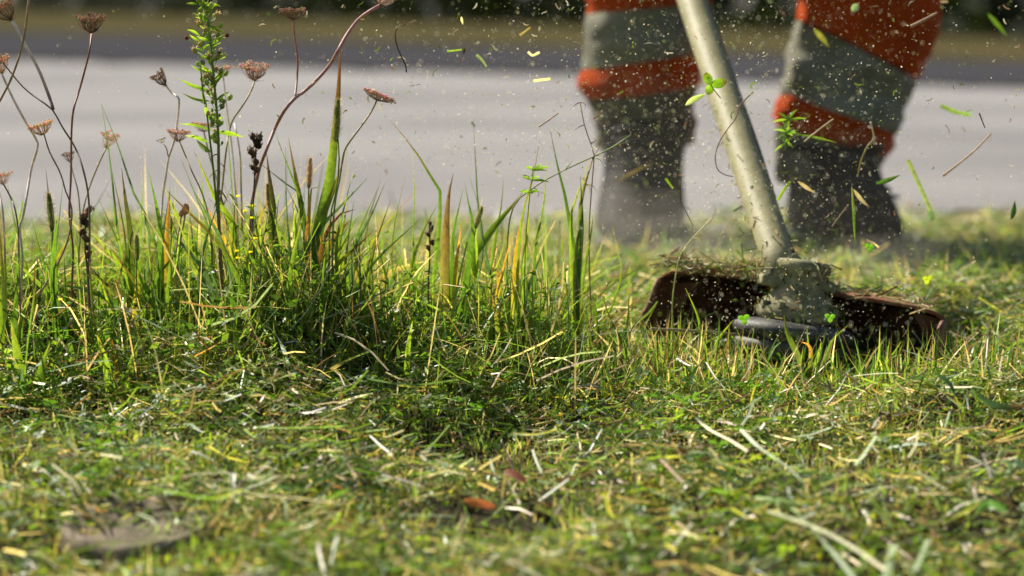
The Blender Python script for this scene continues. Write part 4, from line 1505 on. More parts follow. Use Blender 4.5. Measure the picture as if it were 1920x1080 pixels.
# ------------------------------------------------------------------ the brush cutter
def dusty(name, base, dust, dust2, rough=.6, lo=.38, hi=.6, spec=.4, metal=0.0, up=.35):
    m, nt, N, L_, out = new_mat(name)
    b = N.new('ShaderNodeBsdfPrincipled')
    nz = noise_tex(nt, 38, 7, .68, dist=.4)
    n2 = noise_tex(nt, 160, 4, .6)
    f = ramp(nt, nz.outputs[0], [(lo, (0, 0, 0)), (hi, (1, 1, 1))])
    dc = mixrgb(nt, n2.outputs[0], dust, dust2)
    c = mixrgb(nt, f, base, dc)
    L_.new(c, b.inputs['Base Color'])
    b.inputs['Roughness'].default_value = rough
    b.inputs['Specular IOR Level'].default_value = spec
    b.inputs['Metallic'].default_value = metal
    bp = N.new('ShaderNodeBump'); bp.inputs['Strength'].default_value = .5; bp.inputs['Distance'].default_value = .0015
    L_.new(nz.outputs[0], bp.inputs['Height']); L_.new(bp.outputs[0], b.inputs['Normal'])
    L_.new(b.outputs[0], out.inputs[0])
    return m


M_SHAFT = dusty('dusty_shaft', (.20, .185, .085), (.40, .355, .20), (.30, .28, .135), .6, .25, .72, .3)
M_GEAR = dusty('dusty_gear_housing', (.10, .10, .06), (.36, .33, .20), (.23, .225, .115), .85, .34, .60, .1)
M_GUARD = dusty('orange_guard_plastic', (.13, .036, .015), (.24, .12, .05), (.20, .15, .08), .7, .42, .72)
M_GTOP = dusty('dusty_guard_top', (.17, .045, .02), (.28, .19, .11), (.20, .15, .07), .85, .36, .62, .1)
M_SPOOL = dusty('black_spool', (.03, .03, .03), (.16, .15, .11), (.10, .10, .065), .6, .42, .72)
M_BLACKP = solid_mat('black_plastic', (.02, .02, .02), .5, .4)
M_ENG = solid_mat('engine_cover', (.60, .10, .02), .4, .5)

head_c = P(1482, 600, 2.10)
head_c.z = 0
bc = empty('brush_cutter', (head_c.x, head_c.y, gh(head_c.x, head_c.y)))
tag(bc, 'dusty brush cutter with orange brown guard and black spool cutting into the grass', 'brush cutter')
TILT = Matrix.Rotation(R(8.0), 3, 'Y') @ Matrix.Rotation(R(-6.5), 3, 'X')
ORI = Vector((head_c.x, head_c.y, -.006))


def hd(x, y, z):
    return ORI + TILT @ Vector((x, y, z))


def lathe(name, prof, mat, parent, n=36, cx=0, cy=0, smooth=True):
    vs, fs = [], []
    for r, z in prof:
        for k in range(n):
            a = 2 * math.pi * k / n
            vs.append(hd(cx + math.cos(a) * r, cy + math.sin(a) * r, z))
    m = len(prof)
    for i in range(m - 1):
        for k in range(n):
            k2 = (k + 1) % n
            fs.append((i * n + k, i * n + k2, (i + 1) * n + k2, (i + 1) * n + k))
    fs.append(tuple(range(n))[::-1]); fs.append(tuple((m - 1) * n + k for k in range(n)))
    return simple(name, vs, fs, mat, parent, smooth)


spool = lathe('spool', [(.030, .0), (.047, .001), (.052, .006), (.0535, .012), (.0520, .0165), (.0455, .0175), (.0455, .0195), (.0530, .0205), (.0550, .025), (.0540, .030), (.047, .034), (.034, .0355)], M_SPOOL, bc)
for a in (R(200), R(20)):
    mb = MB()
    c0 = Vector((math.cos(a), math.sin(a), 0))
    tube(mb, [hd(c0.x * .052, c0.y * .052, .018), hd(c0.x * .10 - c0.y * .01, c0.y * .10 + c0.x * .01, .016), hd(c0.x * .15 - c0.y * .03, c0.y * .15 + c0.x * .03, .013)], .0013, (.25, .22, .12), 5, 10)
    mb.build('cutting_line', M_STEM, spool)
gear = lathe('gear_housing', [(.034, .036), (.036, .040), (.036, .046), (.031, .049), (.029, .055), (.0235, .062), (.021, .070), (.0215, .078), (.0245, .080), (.0245, .087), (.022, .0895), (.012, .0905)], M_GEAR, bc)
for i in range(5):
    a = R(205 + 33 * i)
    mb = MB()
    c0 = hd(math.cos(a) * .034, math.sin(a) * .034, .046)
    up = (TILT @ Vector((0, 0, 1)))
    tube(mb, [c0, c0 + up * .005], .0038, (.2, .19, .15), 6, 2)
    mb.build('bolt', M_GEAR, gear, False)
# housing neck that takes the shaft
neck0 = hd(-.004, .010, .070)
mb = MB()
S0 = T0 + tdir * .015
tube(mb, [neck0, neck0.lerp(S0, .55), S0], lambda t: .0185 - .0015 * t, (.3, .3, .2), 18, 10)
mb.build('neck', M_GEAR, gear)
mb = MB()
S1 = T0 + tdir * 1.42
tube(mb, [T0 - tdir * .01, S1], 0.0148, (.4, .4, .3), 24, 40)
mb.build('shaft', M_SHAFT, bc)
mb = MB()
cab = [T0 + tdir * q + Vector((.016, .002, -.006 + w_)) for q, w_ in ((.03, .0), (.10, -.004), (.2, .001), (.4, -.002), (.8, .0), (1.2, .0))]
tube(mb, cab, .0035, (.02, .02, .02), 8, 30)
mb.build('cable', M_BLACKP, bc)
mb = MB()
tube(mb, [T0 + tdir * .12 + Vector((-.004, -.016, .002)), T0 + tdir * .124 + Vector((-.004, -.0165, .002))], .0032, (.02, .02, .02), 10, 2)
mb.build('rivet', M_BLACKP, bc, False)

# guard: a fan shaped plate behind the head with a deep skirt round its edge
GC = Vector((.0, .005, 0))
RG, A0, A1 = .130, R(-28), R(168)
nA = 80


def gpt(a, r, z):
    return hd(GC.x + math.cos(a) * r, GC.y + math.sin(a) * r * .95, z)


def plate_z(a):
    return .060 + .006 * math.sin(a)


vs, fs = [], []
prof = [(.024, 0.004), (.06, .004), (.10, .003), (.120, .000), (.127, -.004)]
for i in range(nA + 1):
    a = A0 + .2 + (A1 - A0 - .4) * i / nA
    for r, dz in prof:
        vs.append(gpt(a, r, plate_z(a) + dz))
m = len(prof)
for i in range(nA):
    for j in range(m - 1):
        o = i * m + j
        fs.append((o, o + m, o + m + 1, o + 1))
simple('guard_plate', vs, fs, M_GTOP, bc, solid=.003)
vs, fs = [], []
rows = 9
for i in range(nA + 1):
    u = i / nA
    a = A0 + (A1 - A0) * u
    depth = .066 * (1.0 if u < .5 else 1 - .15 * min(1, (u - .5) / .3))
    e = min(1, min(u, 1 - u) * (A1 - A0) * RG / .026)
    cut = (depth * .5) * (1 - math.sqrt(max(0, 1 - (1 - e) ** 2))) * .85
    for j in range(rows):
        v = j / (rows - 1)
        vs.append(gpt(a, RG + .006 * v, plate_z(a) - .003 - cut - (depth - 2 * cut) * v))
for i in range(nA):
    for j in range(rows - 1):
        o = i * rows + j
        fs.append((o, o + 1, o + rows + 1, o + rows))
skirt = simple('guard_skirt', vs, fs, M_GUARD, bc, solid=.0035)
for q in (.12, .27, .42, .58, .73, .88):       # stiffening ribs inside the skirt
    a = A0 + (A1 - A0) * q
    da = .012
    vs = [gpt(a - da, RG - .002, .055), gpt(a + da, RG - .002, .055), gpt(a + da, .10, .059), gpt(a - da, .10, .059), gpt(a - da, RG - .001, .020), gpt(a + da, RG - .001, .020)]
    simple('rib', vs, [(0, 1, 2, 3), (0, 4, 5, 1), (1, 5, 2), (0, 3, 4), (3, 2, 5, 4)], M_GUARD, skirt, False)
# bracket and bolts that hold the guard to the housing
vs = [hd(x, y, z) for z in (.064, .074) for x, y in ((-.036, -.012), (.03, -.012), (.03, .05), (-.036, .05))]
simple('bracket', vs, [(0, 3, 2, 1), (4, 5, 6, 7), (0, 1, 5, 4), (1, 2, 6, 5), (2, 3, 7, 6), (3, 0, 4, 7)], M_GEAR, bc, False, bevel=.003)
for x_, y_ in ((-.030, -.006), (-.030, .035), (.024, .035)):
    mb = MB()
    c0 = hd(x_, y_, .0735)
    tube(mb, [c0, c0 + Vector((0, 0, .006))], .0048, (.25, .24, .2), 6, 2)
    mb.build('bolt', M_GEAR, bc, False)
# caked clippings on the guard
mb = MB()
for _ in range(2400):
    a = random.uniform(A0 + .1, A1 - .05); r = math.sqrt(random.uniform(.035 ** 2, .131 ** 2))
    if math.cos(a) > .2 and random.random() < .85: continue
    p = gpt(a, r, plate_z(a) + .006 + random.uniform(0, .011) * (1 if math.cos(a) < 0 else .4))
    o = Vector((random.gauss(0, 1), random.gauss(0, 1), random.gauss(0, .25))).normalized()
    ribbon(mb, [p, p + o * random.uniform(.006, .022)], random.uniform(.0008, .002), random.choice([STRAW, TAN, (.28, .26, .10), PALE, LIT, BRN]), n=3, shape='cut', face=random.uniform(-1, 1))
for _ in range(420):
    a = random.uniform(0, 2 * math.pi)
    if random.random() < .6:
        z_ = random.uniform(.036, .092); r = np.interp(z_, [.036, .046, .055, .07, .08, .092], [.036, .036, .029, .021, .025, .022]) + .001
        p = hd(math.cos(a) * r, math.sin(a) * r, z_)
    else:
        p = T0 + tdir * (random.random() ** 2 * .25) + Vector((math.cos(a), 0, math.sin(a))) * .016
    o = Vector((random.gauss(0, 1), random.gauss(0, 1), random.gauss(0, .8))).normalized()
    ribbon(mb, [p, p + o * random.uniform(.003, .012)], random.uniform(.0007, .0018), random.choice([STRAW, TAN, (.28, .26, .10), MID, BRN, GRN]), n=3, shape='cut', face=random.uniform(-1, 1))
o = mb.build('caked_clippings', M_STRAW, bc); o['kind'] = 'stuff'
# upper end: grips, loop handle, engine
mb = MB(); tube(mb, [T0 + tdir * 1.22, T0 + tdir * 1.36], .021, (.02, .02, .02), 18, 6); mb.build('rear_grip', M_BLACKP, bc)
c0 = T0 + tdir * 1.02
mb = MB(); tube(mb, [c0, c0 + Vector((.02, 0, .05)), c0 + Vector((.10, 0, .10)), c0 + Vector((.16, 0, .085)), c0 + Vector((.20, 0, .06))], .013, (.02, .02, .02), 12, 24); mb.build('loop_handle', M_BLACKP, bc)
ec = T0 + tdir * 1.52
vs, fs = loft([((ec.x, ec.y, ec.z - .13), .06, .07, 0), ((ec.x, ec.y, ec.z - .11), .085, .10, 0), ((ec.x, ec.y, ec.z), .095, .115, 0), ((ec.x, ec.y, ec.z + .08), .085, .10, 0), ((ec.x, ec.y, ec.z + .10), .05, .07, 0)], 24, closed_top=True, closed_bottom=True)
eng = simple('engine', vs, fs, M_ENG, bc, sub=1)
mb = MB(); tube(mb, [ec + Vector((-.03, .02, -.13)), ec + Vector((.06, .02, -.13))], .035, (.6, .6, .55), 16, 6); mb.build('fuel_tank', M_BLACKP, eng)
mb = MB(); tube(mb, [ec + Vector((0, .10, .02)), ec + Vector((0, .135, .02))], .05, (.02, .02, .02), 20, 3); mb.build('starter_cover', M_BLACKP, eng)


# ------------------------------------------------------------------ things lying on the verge
# round worn disc half buried in clippings
M_DISC = solid_mat('weathered_disc', (.22, .175, .13), .9, .1, col2=(.15, .13, .085), c2_scale=30, dirt=(.14, .15, .05), dirt_scale=55, dirt_lo=.5, dirt_hi=.68, bump=.9, bump_scale=180)
sd = empty('stepping_stone', stone_c)
tag(sd, 'round grey brown disc half buried under clippings', 'stone')
vs, fs = [], []
n = 48
rings = [(.050, -.01, 1), (.051, .010, 1), (.048, .0165, 1), (.042, .0155, 1), (.037, .012, 1), (.022, .011, .6), (.009, .0115, .4)]
for r, z, wz in rings:
    for kk in range(n):
        a = 2 * math.pi * kk / n
        w = 1 + .06 * mnoise.noise(Vector((math.cos(a) * 2, math.sin(a) * 2, 3)))
        zz = stone_c.z + .125 * math.sin(a) * r + z - .005 + .004 * mnoise.noise(Vector((math.cos(a) * r * 60, math.sin(a) * r * 60, 9)))
        vs.append(Vector((stone_c.x + math.cos(a) * r * w, stone_c.y + math.sin(a) * r * w, zz)))
for i in range(len(rings) - 1):
    for kk in range(n):
        k2 = (kk + 1) % n
        fs.append((i * n + kk, i * n + k2, (i + 1) * n + k2, (i + 1) * n + kk))
fs.append(tuple((len(rings) - 1) * n + kk for kk in range(n)))
simple('disc', vs, fs, M_DISC, sd)


def lying(name, lab, cat, pts, wpx, col, shape='cut', z=.022, mat=M_TURF, group=None, fold=.18, n=9, lift=None):
    """a leaf or stalk on the ground: photo pixels to the ground, just above the turf"""
    w = []
    for i, (qx, qy) in enumerate(pts):
        zz = z + (lift[i] if lift else 0)
        g = G(qx, qy, zz)
        w.append(Vector((g.x, g.y, g.z + zz)))
    mb = MB()
    k = ppm(w[0].y)
    ribbon(mb, w, wpx / k, col, n=n, face=math.pi / 2 + random.uniform(-.5, .5), fold=fold, shape=shape)
    return tag(mb.build(name, mat), lab, cat, group)


lying('fallen_leaf', 'small bright orange dry leaf lying on pale clippings', 'leaf', [(868, 940), (900, 944), (930, 952)], 26, [(0, (.55, .20, .06)), (1, (.62, .16, .03))], 'oval', .03, M_LEAF)
lying('fallen_leaf', 'dark rust coloured leaf sunk among green clippings', 'leaf', [(948, 880), (965, 890), (985, 905)], 26, [(0, (.20, .05, .02)), (1, (.12, .04, .02))], 'oval', .024, M_LEAF)
lying('fallen_leaf', 'single glossy green pointed leaf resting on the mown grass', 'leaf', [(1832, 958), (1858, 945), (1888, 962)], 30, [(0, (.08, .20, .02)), (1, (.12, .26, .03))], 'oval', .028, M_LEAF, fold=.3)
lying('plantain_leaf', 'dark folded plantain leaf lying beside the mown edge', 'leaf', [(1832, 735), (1850, 755), (1885, 765), (1925, 760)], 24, [(0, GRN), (.6, (.04, .09, .02)), (1, ORG)], 'oval', .024, M_LEAF, fold=.35)
lying('plantain_leaf', 'upright dark green leaf among blades below the guard', 'leaf', [(1755, 700), (1775, 718), (1790, 740)], 26, [(0, GRN), (1, (.05, .12, .03))], 'oval', .03, M_LEAF, fold=.3)
lying('round_leaf', 'round grey green leaf low in the grass', 'leaf', [(1872, 872), (1886, 866), (1898, 872)], 20, (.16, .21, .14), 'oval', .026, M_LEAF)
lying('round_leaf', 'round dark green leaf beside the grey green one', 'leaf', [(1893, 880), (1908, 866), (1920, 880)], 28, (.07, .13, .05), 'oval', .03, M_LEAF)
lying('white_petal', 'tiny white petal on the dry mossy patch', 'petal', [(1426, 806), (1430, 798), (1433, 792)], 10, (.75, .75, .70), 'oval', .03, M_LEAF)
lying('seed_pod', 'small pale round seed pod by the trimmer', 'seed pod', [(1248, 590), (1257, 588), (1266, 590)], 14, (.45, .36, .28), 'oval', .02, M_SEED)

STR = [
    ('long pale straw crossing a second pale straw', [(1440, 958), (1520, 985), (1590, 1020), (1665, 1072)], 10, [(0, (.34, .36, .20)), (1, (.52, .48, .34))]),
    ('pale grey green straw crossed by a longer straw', [(1485, 950), (1530, 1000), (1575, 1050), (1605, 1090)], 13, [(0, (.38, .42, .28)), (1, (.32, .38, .25))]),
    ('wide whitish blade pointing away from crossed straws', [(1675, 1020), (1668, 1055), (1660, 1090)], 17, PALE),
    ('short whitish green blade beside the wide whitish one', [(1740, 1010), (1728, 1040), (1715, 1070)], 13, PALE),
    ('pale jointed straw bent at its middle', [(100, 872), (140, 905), (152, 930)], 12, (.46, .40, .27)),
    ('whitish green blade lying on the round disc', [(262, 965), (285, 975), (292, 985)], 16, (.42, .46, .32)),
    ('bright green blade arched beyond the round disc', [(270, 912), (330, 925), (400, 935), (455, 920)], 14, [(0, LIT), (.6, (.14, .30, .02)), (1, YEL)]),
    ('long straw coloured blade lying level near the orange leaf', [(470, 928), (560, 935), (640, 945)], 11, (.48, .40, .22)),
    ('yellow curved blade beside the mossy patch', [(960, 812), (1000, 815), (1035, 808), (1048, 795)], 9, [(0, YEL), (1, (.34, .34, .04))]),
    ('long green blade lying level on bright clippings', [(480, 802), (560, 803), (640, 800)], 13, [(0, LIT), (1, (.16, .30, .02))]),
    ('pale straw running through the dry mossy patch', [(1305, 783), (1330, 805), (1370, 825), (1402, 846)], 7, (.50, .44, .30)),
    ('grey green straw lying across the dry mossy patch', [(1390, 806), (1425, 840), (1470, 870), (1505, 902)], 8, (.36, .40, .28)),
    ('short pinkish straw on dark clippings', [(1240, 862), (1262, 885), (1282, 905)], 7, (.46, .32, .26)),
    ('white bent straw standing by the mown edge', [(1325, 680), (1340, 705), (1358, 727)], 6, (.66, .62, .54)),
    ('white forked straw near the seed pod', [(1270, 672), (1285, 682), (1296, 686)], 7, (.70, .66, .58)),
    ('straight green blade lying past the trimmer guard', [(1518, 758), (1560, 742), (1638, 716)], 9, [(0, MID), (1, LIT)]),
    ('thin pale straw lying level past the trimmer guard', [(1600, 705), (1650, 700), (1685, 700)], 4, (.5, .48, .34)),
    ('yellow tipped blade lying beside a short upright one', [(1760, 850), (1800, 855), (1825, 857)], 7, [(0, LIT), (1, (.42, .30, .04))]),
    ('short upright yellow green blade in mown grass', [(1792, 872), (1796, 850), (1798, 833)], 8, [(0, LIT), (1, YEL)]),
    ('slanting pale blade above the dry mossy patch', [(1603, 872), (1625, 845), (1643, 818)], 8, (.34, .40, .24)),
    ('thin pale straw slanting through mown grass', [(1722, 885), (1750, 905), (1777, 920)], 5, (.58, .54, .42)),
    ('grey blade in the shade of the tallest clump', [(465, 602), (500, 612), (525, 640), (535, 665)], 11, (.40, .45, .36)),
    ('whitish flat blade lying under the flowering weed', [(400, 600), (430, 592), (455, 588)], 9, (.52, .56, .46)),
    ('orange dry blade lying under the flowering weed', [(365, 668), (400, 650), (430, 628)], 9, [(0, ORG), (1, (.40, .30, .06))]),
    ('dark red stalk lying below the grey blade', [(455, 612), (475, 630), (498, 648)], 6, RUST),
    ('yellow dry blade lying before the shaded strip', [(622, 692), (650, 676), (690, 660)], 9, [(0, (.40, .28, .06)), (1, LIT)]),
    ('pale green blade lying across the shaded clippings', [(690, 710), (770, 722), (860, 712)], 10, [(0, MID), (1, LIT)]),
    ('yellow blade lying at the foot of the upright blades', [(900, 690), (925, 705), (945, 716)], 9, [(0, YEL), (1, ORG)]),
]
for lab, pts, w_, c_ in STR:
    lying('fallen_straw', lab, 'straw', pts, w_, c_, 'cut', .030 if pts[0][1] > 700 else .034, M_TURF, 'long loose blades and straws on the verge')


# ------------------------------------------------------------------ flying clippings
def fly_path(d, pts):
    return [P(qx, qy, d) for qx, qy in pts]


def fly_stem(lab, d, pts, r, col, name='flying_stalk', cat='stalk'):
    mb = MB()
    k = ppm(d)
    tube(mb, fly_path(d, pts), (r / k, r * .7 / k), col, 5, max(8, 5 * len(pts)), .1)
    return tag(mb.build(name, M_STRAW), lab, cat, 'torn stalks in the air')


def fly_leaf(lab, d, pts, w, col, shape='cut', name='flying_grass', mat=M_LEAF, group='torn blades in the air'):
    mb = MB()
    k = ppm(d)
    ribbon(mb, fly_path(d, pts), w / k, col, n=8, face=random.uniform(-.6, .6), fold=.2, shape=shape, twist=random.uniform(-.6, .6))
    return tag(mb.build(name, mat), lab, 'grass', group, 'thing')


fly_stem('hooked brown stalk with a pale end flying above the pavement', 2.03, [(780, 38), (762, 45), (746, 52), (741, 65), (744, 85), (752, 105), (760, 122), (762, 136)], 1.8, [(0, (.50, .42, .30)), (.25, (.30, .2, .12)), (1, (.12, .06, .045))])
fly_stem('long kinked pink stalk flying past the brush cutter shaft', 2.08, [(1412, 172), (1388, 197), (1380, 220), (1362, 245), (1348, 268), (1341, 295), (1346, 318), (1360, 328), (1374, 331)], 1.4, [(0, (.40, .30, .22)), (1, (.30, .18, .14))])
fly_stem('straight straw flying before the orange hem of a trouser leg', 2.08, [(1508, 266), (1535, 244), (1563, 223)], 2.0, (.44, .38, .22))
fly_stem('bent pale stalk flying before the trouser hem, its lower half yellow', 2.10, [(1632, 228), (1638, 258), (1626, 275), (1614, 302), (1608, 330)], 1.8, [(0, (.6, .55, .42)), (.5, (.40, .36, .14)), (1, (.35, .28, .03))])
fly_stem('long straight tan straw flying over the pavement', 2.12, [(1768, 330), (1800, 305), (1830, 280), (1858, 250)], 2.2, [(0, (.42, .30, .18)), (1, (.50, .38, .24))])
fly_stem('tan straw slanting over the pavement near the worker', 2.0, [(1010, 238), (1028, 226), (1047, 212)], 1.6, [(0, (.40, .33, .24)), (1, (.36, .18, .07))])
fly_stem('dark straight stalk tumbling low over the boots', 2.05, [(1560, 425), (1582, 395), (1590, 384)], 1.6, TAN)
fly_stem('pinkish forked straw beside the orange trousers', 2.16, [(1708, 50), (1732, 38), (1758, 24)], 3.4, (.36, .25, .17))
fly_stem('thin dark stalk floating low over the near boot', 2.05, [(1278, 330), (1276, 372), (1288, 400), (1300, 425)], 1.0, BRN)
fly_stem('short dark curved stalk over the pavement', 2.05, [(1836, 212), (1842, 228), (1847, 240)], 1.4, RUST)
fly_leaf('green pointed blade flying between trousers and pavement', 2.06, [(1642, 345), (1664, 338), (1688, 328)], 9, [(0, (.05, .13, .02)), (1, MID)], 'lance')
fly_leaf('blurred broad green blade flying over the pavement', 2.40, [(1764, 198), (1792, 210), (1820, 216)], 8, [(0, LIT), (1, (.18, .32, .03))])
fly_leaf('green blade flying before the hedge', 2.45, [(1852, 25), (1872, 48), (1888, 68)], 8, MID, 'lance')
fly_leaf('olive blade flying across the brush cutter shaft', 1.72, [(1526, 54), (1542, 72), (1554, 88)], 10, (.20, .19, .05), 'lance')
fly_leaf('bright green strip flying before a black boot', 2.05, [(1458, 376), (1470, 356), (1482, 340)], 6, LIT)
fly_leaf('long thin green blade standing in the air before a boot', 2.03, [(1597, 348), (1601, 400), (1602, 430), (1604, 460)], 6, [(0, (.3, .3, .12)), (.4, MID), (1, LIT)], 'lance')
fly_leaf('translucent soft green blade slanting over the lawn', 1.78, [(1702, 300), (1725, 350), (1745, 395)], 9, (.24, .30, .14))
fly_leaf('dark green crumpled leaf flying over the pavement edge', 2.3, [(1740, 392), (1746, 402), (1748, 415)], 15, (.10, .16, .10), 'oval')
fly_leaf('torn green leaf floating above the mown grass', 2.1, [(1896, 412), (1901, 395), (1903, 376)], 11, (.07, .14, .04), 'lance')
fly_leaf('green strip flying beside a trouser leg', 2.04, [(1248, 334), (1255, 344), (1262, 353)], 5, LIT)
fly_leaf('grey leaf fragment before the orange trousers', 1.8, [(1598, 22), (1604, 14), (1610, 8)], 15, (.22, .30, .22), 'oval')
fly_leaf('narrow green strip lying on the air over orange cloth', 2.1, [(1495, 252), (1530, 258), (1568, 267)], 5, [(0, GRN), (1, LIT)], 'lance')
fly_leaf('thin green blade slanting over blue dark road', 2.02, [(838, 96), (850, 95), (866, 93)], 4, LIT)
fly_leaf('grey green torn strip over the dark road', 2.1, [(893, 103), (903, 112), (912, 125)], 6, PALE)
fly_leaf('white bent husk over the dark road', 2.04, [(990, 97), (998, 104), (1006, 101), (1012, 98)], 5, WHT)
fly_leaf('pale straight husk at the road edge', 2.06, [(1000, 152), (1015, 150), (1032, 148)], 6, (.55, .47, .40))
fly_leaf('tan torn strip over the dry bank', 2.12, [(975, 67), (985, 60), (995, 52)], 6, (.36, .27, .14))
fly_leaf('white husk over the dry bank', 2.04, [(865, 31), (866, 38), (868, 46)], 5, WHT, 'lance')
fly_leaf('black seed husk over the dark road', 2.03, [(871, 90), (870, 96), (868, 102)], 6, (.04, .025, .015), 'lance')
fly_leaf('pinkish white husk flying low beside a clover', 2.06, [(1624, 450), (1635, 455), (1648, 464)], 5, (.66, .50, .42))
fly_leaf('pale pink husk tumbling before a black boot', 1.85, [(1496, 340), (1510, 350), (1528, 362)], 8, (.36, .27, .23), 'lance')
fly_leaf('grey pink husk tumbling before the heel of a boot', 1.85, [(1600, 355), (1616, 376), (1630, 388)], 8, (.32, .26, .22), 'lance')
fly_leaf('brown torn strip blurred before the far boot', 2.5, [(1155, 342), (1190, 322), (1226, 304)], 5, (.17, .12, .065), 'lance')

# clover and furry leaf before the shaft
d = 2.07
k = ppm(d)
cc = P(1333, 160, d)
cv = empty('flying_clover', cc)
tag(cv, 'clover leaf with three spotted leaflets flying before the shaft', 'clover')
for ex, ey, wd in ((1324, 140, 17), (1357, 154, 19), (1328, 174, 17)):
    mb = MB()
    e = P(ex, ey, d + random.uniform(-.004, .002))
    e = cc + (e - cc) * 1.25
    ribbon(mb, [cc, cc.lerp(e, .5), e], wd / k, [(0, (.20, .34, .03)), (.5, (.14, .28, .02)), (.75, (.16, .20, .02)), (1, (.10, .10, .02))], n=8, fold=.12, shape='oval')
    mb.build('leaflet', M_LEAF, cv)
mb = MB(); tube(mb, [cc, P(1340, 170, d), P(1351, 184, d)], .9 / k, (.10, .09, .05), 4, 6); mb.build('stem', M_STEM, cv)
mb = MB()
ribbon(mb, fly_path(d, [(1285, 198), (1300, 187), (1324, 176)]), 11 / k, [(0, (.50, .58, .36)), (1, (.24, .36, .10))], n=8, fold=.3, shape='lance')
tag(mb.build('flying_leaf', M_LEAF), 'pale furry leaf flying under the clover', 'leaf')
for lab, cx_, cy_, r_, d_ in (('small clover leaf flying over the boot shadow', 1630, 463, 9, 2.06), ('yellow green clover flower flying above the guard', 1740, 524, 9, 2.06), ('small green leaf flying in front of the gear housing', 1556, 595, 9, 2.0), ('small green leaf flying at the foot of the spool', 1395, 598, 10, 2.0)):
    c0 = P(cx_, cy_, d_)
    cv = empty('flying_clover', c0)
    tag(cv, lab, 'clover')
    for j in range(3):
        a = j * 2.1 + random.random()
        e = c0 + Vector((math.cos(a), random.uniform(-.3, .3), math.sin(a))) * r_ * 1.2 / ppm(d_)
        mb = MB()
        ribbon(mb, [c0, c0.lerp(e, .5), e], r_ * 1.1 / ppm(d_), (.34, .42, .03) if 'yellow' in lab else (.12, .28, .03), n=6, fold=.15, shape='oval')
        mb.build('leaflet', M_LEAF, cv)

# loose bits large enough to see one by one
REG = [
    ('short clipping in the air before the striped trousers', (1120, 1700, -5, 330), 80, (2.0, 2.5)),
    ('short clipping in the air above the guard and gear housing', (1180, 1780, 330, 620), 90, (2.0, 2.4)),
    ('short clipping in the air before the dark road and bank', (480, 1100, 0, 150), 40, (1.9, 2.4)),
    ('short clipping in the air over the pale pavement', (500, 1110, 150, 360), 45, (1.95, 2.4)),
    ('short clipping in the air beside the worker over the open pavement', (1700, 1920, 0, 500), 40, (1.95, 2.5)),
]
for lab, (x0, x1, y0, y1), cnt, (d0, d1) in REG:
    for _ in range(cnt):
        qx, qy, dd = random.uniform(x0, x1), random.uniform(y0, y1), random.triangular(d0, d1, 2.06)
        if qy > 330 and random.random() < .6: qx, qy = random.gauss(1480, 150), random.gauss(520, 80)
        if P(qx, qy, dd).z < .02: continue
        ln = random.triangular(5, 22, 7) * 2.05 / dd
        a = random.uniform(0, math.pi)
        ex, ey = math.cos(a) * ln, math.sin(a) * ln
        cv_ = random.uniform(-.25, .25) * ln
        cn, c = random.choice([('bright green', LIT), ('dark green', MID), ('yellow green', (.20, .32, .03)), ('whitish', (.62, .56, .46)), ('straw coloured', (.52, .42, .28)), ('brown', (.30, .19, .11)), ('cream', (.58, .55, .40)), ('grey green', (.30, .38, .18))])
        shp = random.choice(['cut', 'lance'])
        wd = random.triangular(1.0, 4, 1.5)
        lb = '%s %s %s %s' % (('tiny', 'short', 'long')[(ln > 9) + (ln > 15)], 'curved' if abs(cv_) > .12 * ln else 'straight', cn, lab.replace('short clipping', 'clipping'))
        if wd > 2.9: lb = 'broad ' + lb
        fly_leaf(lb, dd, [(qx, qy), (qx + ex / 2 - ey / ln * cv_, qy + ey / 2 + ex / ln * cv_), (qx + ex, qy + ey)], wd, c, shp, 'flying_clipping', M_STRAW, lab.replace('short clipping', 'clippings'))

# the fine spray of bits too small to count
n = 20000
pxs = np.concatenate([rng.normal(1440, 210, int(n * .62)), rng.normal(980, 260, n - int(n * .62) - int(n * .10)), rng.uniform(100, 1920, int(n * .10))])
pys = np.concatenate([640 - 690 * rng.random(int(n * .62)) ** 1.35, 320 - np.abs(rng.normal(0, 190, n - int(n * .62) - int(n * .10))), rng.uniform(-20, 420, int(n * .10))])
dd = np.clip(rng.normal(2.10, .32, n), 1.6, 2.9)
pts = np.array([tuple(P(a, b, c)) for a, b, c in zip(pxs, pys, dd)])
kz = (pts[:, 2] > .012)
pts = pts[kz]
n = len(pts)
sz = .00028 + .0010 * rng.random(n) ** 3.2
cols = pick(n, [(.80, .78, .68), (.66, .58, .42), (.45, .52, .22), (.30, .42, .08), (.30, .22, .14)], [8, 5, 3, 3, 2])
tag(leaf_cloud('flying_dust', pts[:, 0], pts[:, 1], pts[:, 2], sz, cols, M_STRAW), 'fine spray of grass crumbs and dust thrown up by the trimmer', 'debris', kind='stuff')

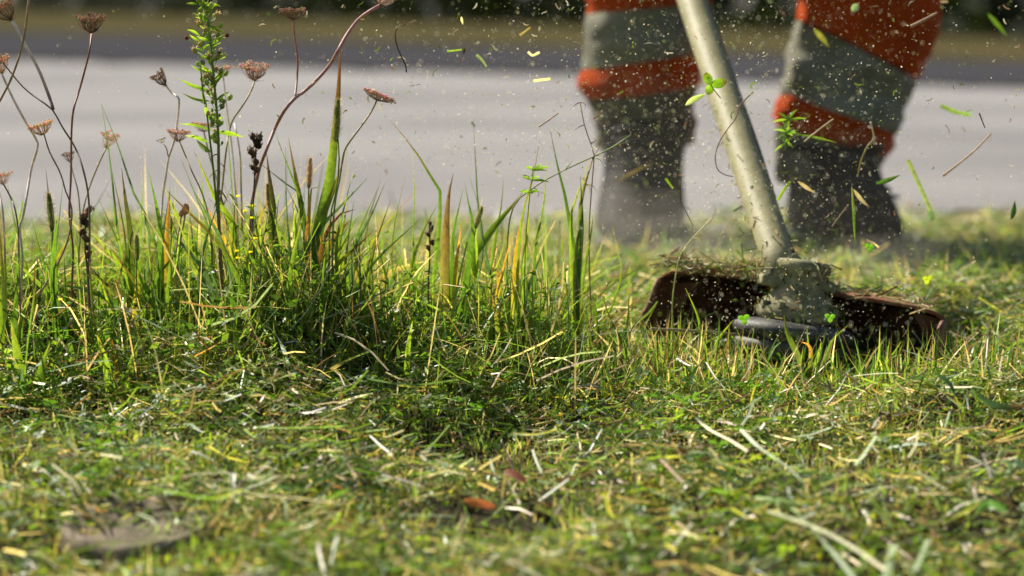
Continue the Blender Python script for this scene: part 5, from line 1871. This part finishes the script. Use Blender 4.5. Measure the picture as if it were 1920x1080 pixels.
# dust hanging round the cutting head: even thin air-borne dust in a few rounded puffs
md, nt, N_, L_, out = new_mat('dust_air')
pv = N_.new('ShaderNodeVolumePrincipled')
pv.inputs['Color'].default_value = (.92, .88, .74, 1)
pv.inputs['Density'].default_value = .026
pv.inputs['Anisotropy'].default_value = .45
L_.new(pv.outputs[0], out.inputs['Volume'])
for cx_, cy_, cz_, rx, ry, rz in ((.22, 2.55, .07, .34, .38, .13), (.12, 2.75, .12, .22, .30, .12), (.30, 2.40, .04, .30, .22, .09), (.42, 2.70, .05, .30, .36, .11)):
    mb = MB()
    vs, fs = [], []
    for i in range(17):
        ph = math.pi * i / 16
        for kk in range(32):
            a = 2 * math.pi * kk / 32
            q = Vector((math.cos(a) * math.sin(ph), math.sin(a) * math.sin(ph), -math.cos(ph)))
            w = 1 + .25 * mnoise.noise(q * 1.6 + Vector((cx_ * 9, cy_, 0)))
            vs.append(Vector((cx_ + q.x * rx * w, cy_ + q.y * ry * w, cz_ + q.z * rz * w)))
    for i in range(16):
        for kk in range(32):
            k2 = (kk + 1) % 32
            fs.append((i * 32 + kk, i * 32 + k2, (i + 1) * 32 + k2, (i + 1) * 32 + kk))
    o = simple('dust_haze', vs, fs, md, None)
    tag(o, 'thin beige dust hanging low round the trimmer head', 'dust', kind='stuff')

# thicker small puffs where the line has just struck the soil
mp_, nt, N_, L_, out = new_mat('dust_puff_air')
pv = N_.new('ShaderNodeVolumePrincipled')
pv.inputs['Color'].default_value = (.92, .87, .74, 1)
pv.inputs['Density'].default_value = .75
pv.inputs['Anisotropy'].default_value = .4
L_.new(pv.outputs[0], out.inputs['Volume'])
for qx, qy, d_, rx, ry, rz in ((1195, 395, 2.70, .075, .07, .028), (1120, 400, 2.75, .05, .06, .045), (1350, 480, 2.45, .075, .07, .022), (1250, 440, 2.6, .09, .07, .022), (1400, 520, 2.22, .05, .03, .02), (1650, 480, 2.5, .08, .07, .02)):
    c_ = P(qx, qy, d_)
    vs, fs = [], []
    for i in range(13):
        ph = math.pi * i / 12
        for kk in range(24):
            a = 2 * math.pi * kk / 24
            q = Vector((math.cos(a) * math.sin(ph), math.sin(a) * math.sin(ph), -math.cos(ph)))
            w = 1 + .55 * mnoise.noise(q * 1.9 + Vector((qx, qy, 0)))
            vs.append(Vector((c_.x + q.x * rx * w, c_.y + q.y * ry * w, c_.z + q.z * rz * w)))
    for i in range(12):
        for kk in range(24):
            k2 = (kk + 1) % 24
            fs.append((i * 24 + kk, i * 24 + k2, (i + 1) * 24 + k2, (i + 1) * 24 + kk))
    o = simple('dust_haze', vs, fs, mp_, None)
    tag(o, 'small denser puffs of beige dust thrown up beside the boots', 'dust', kind='stuff')
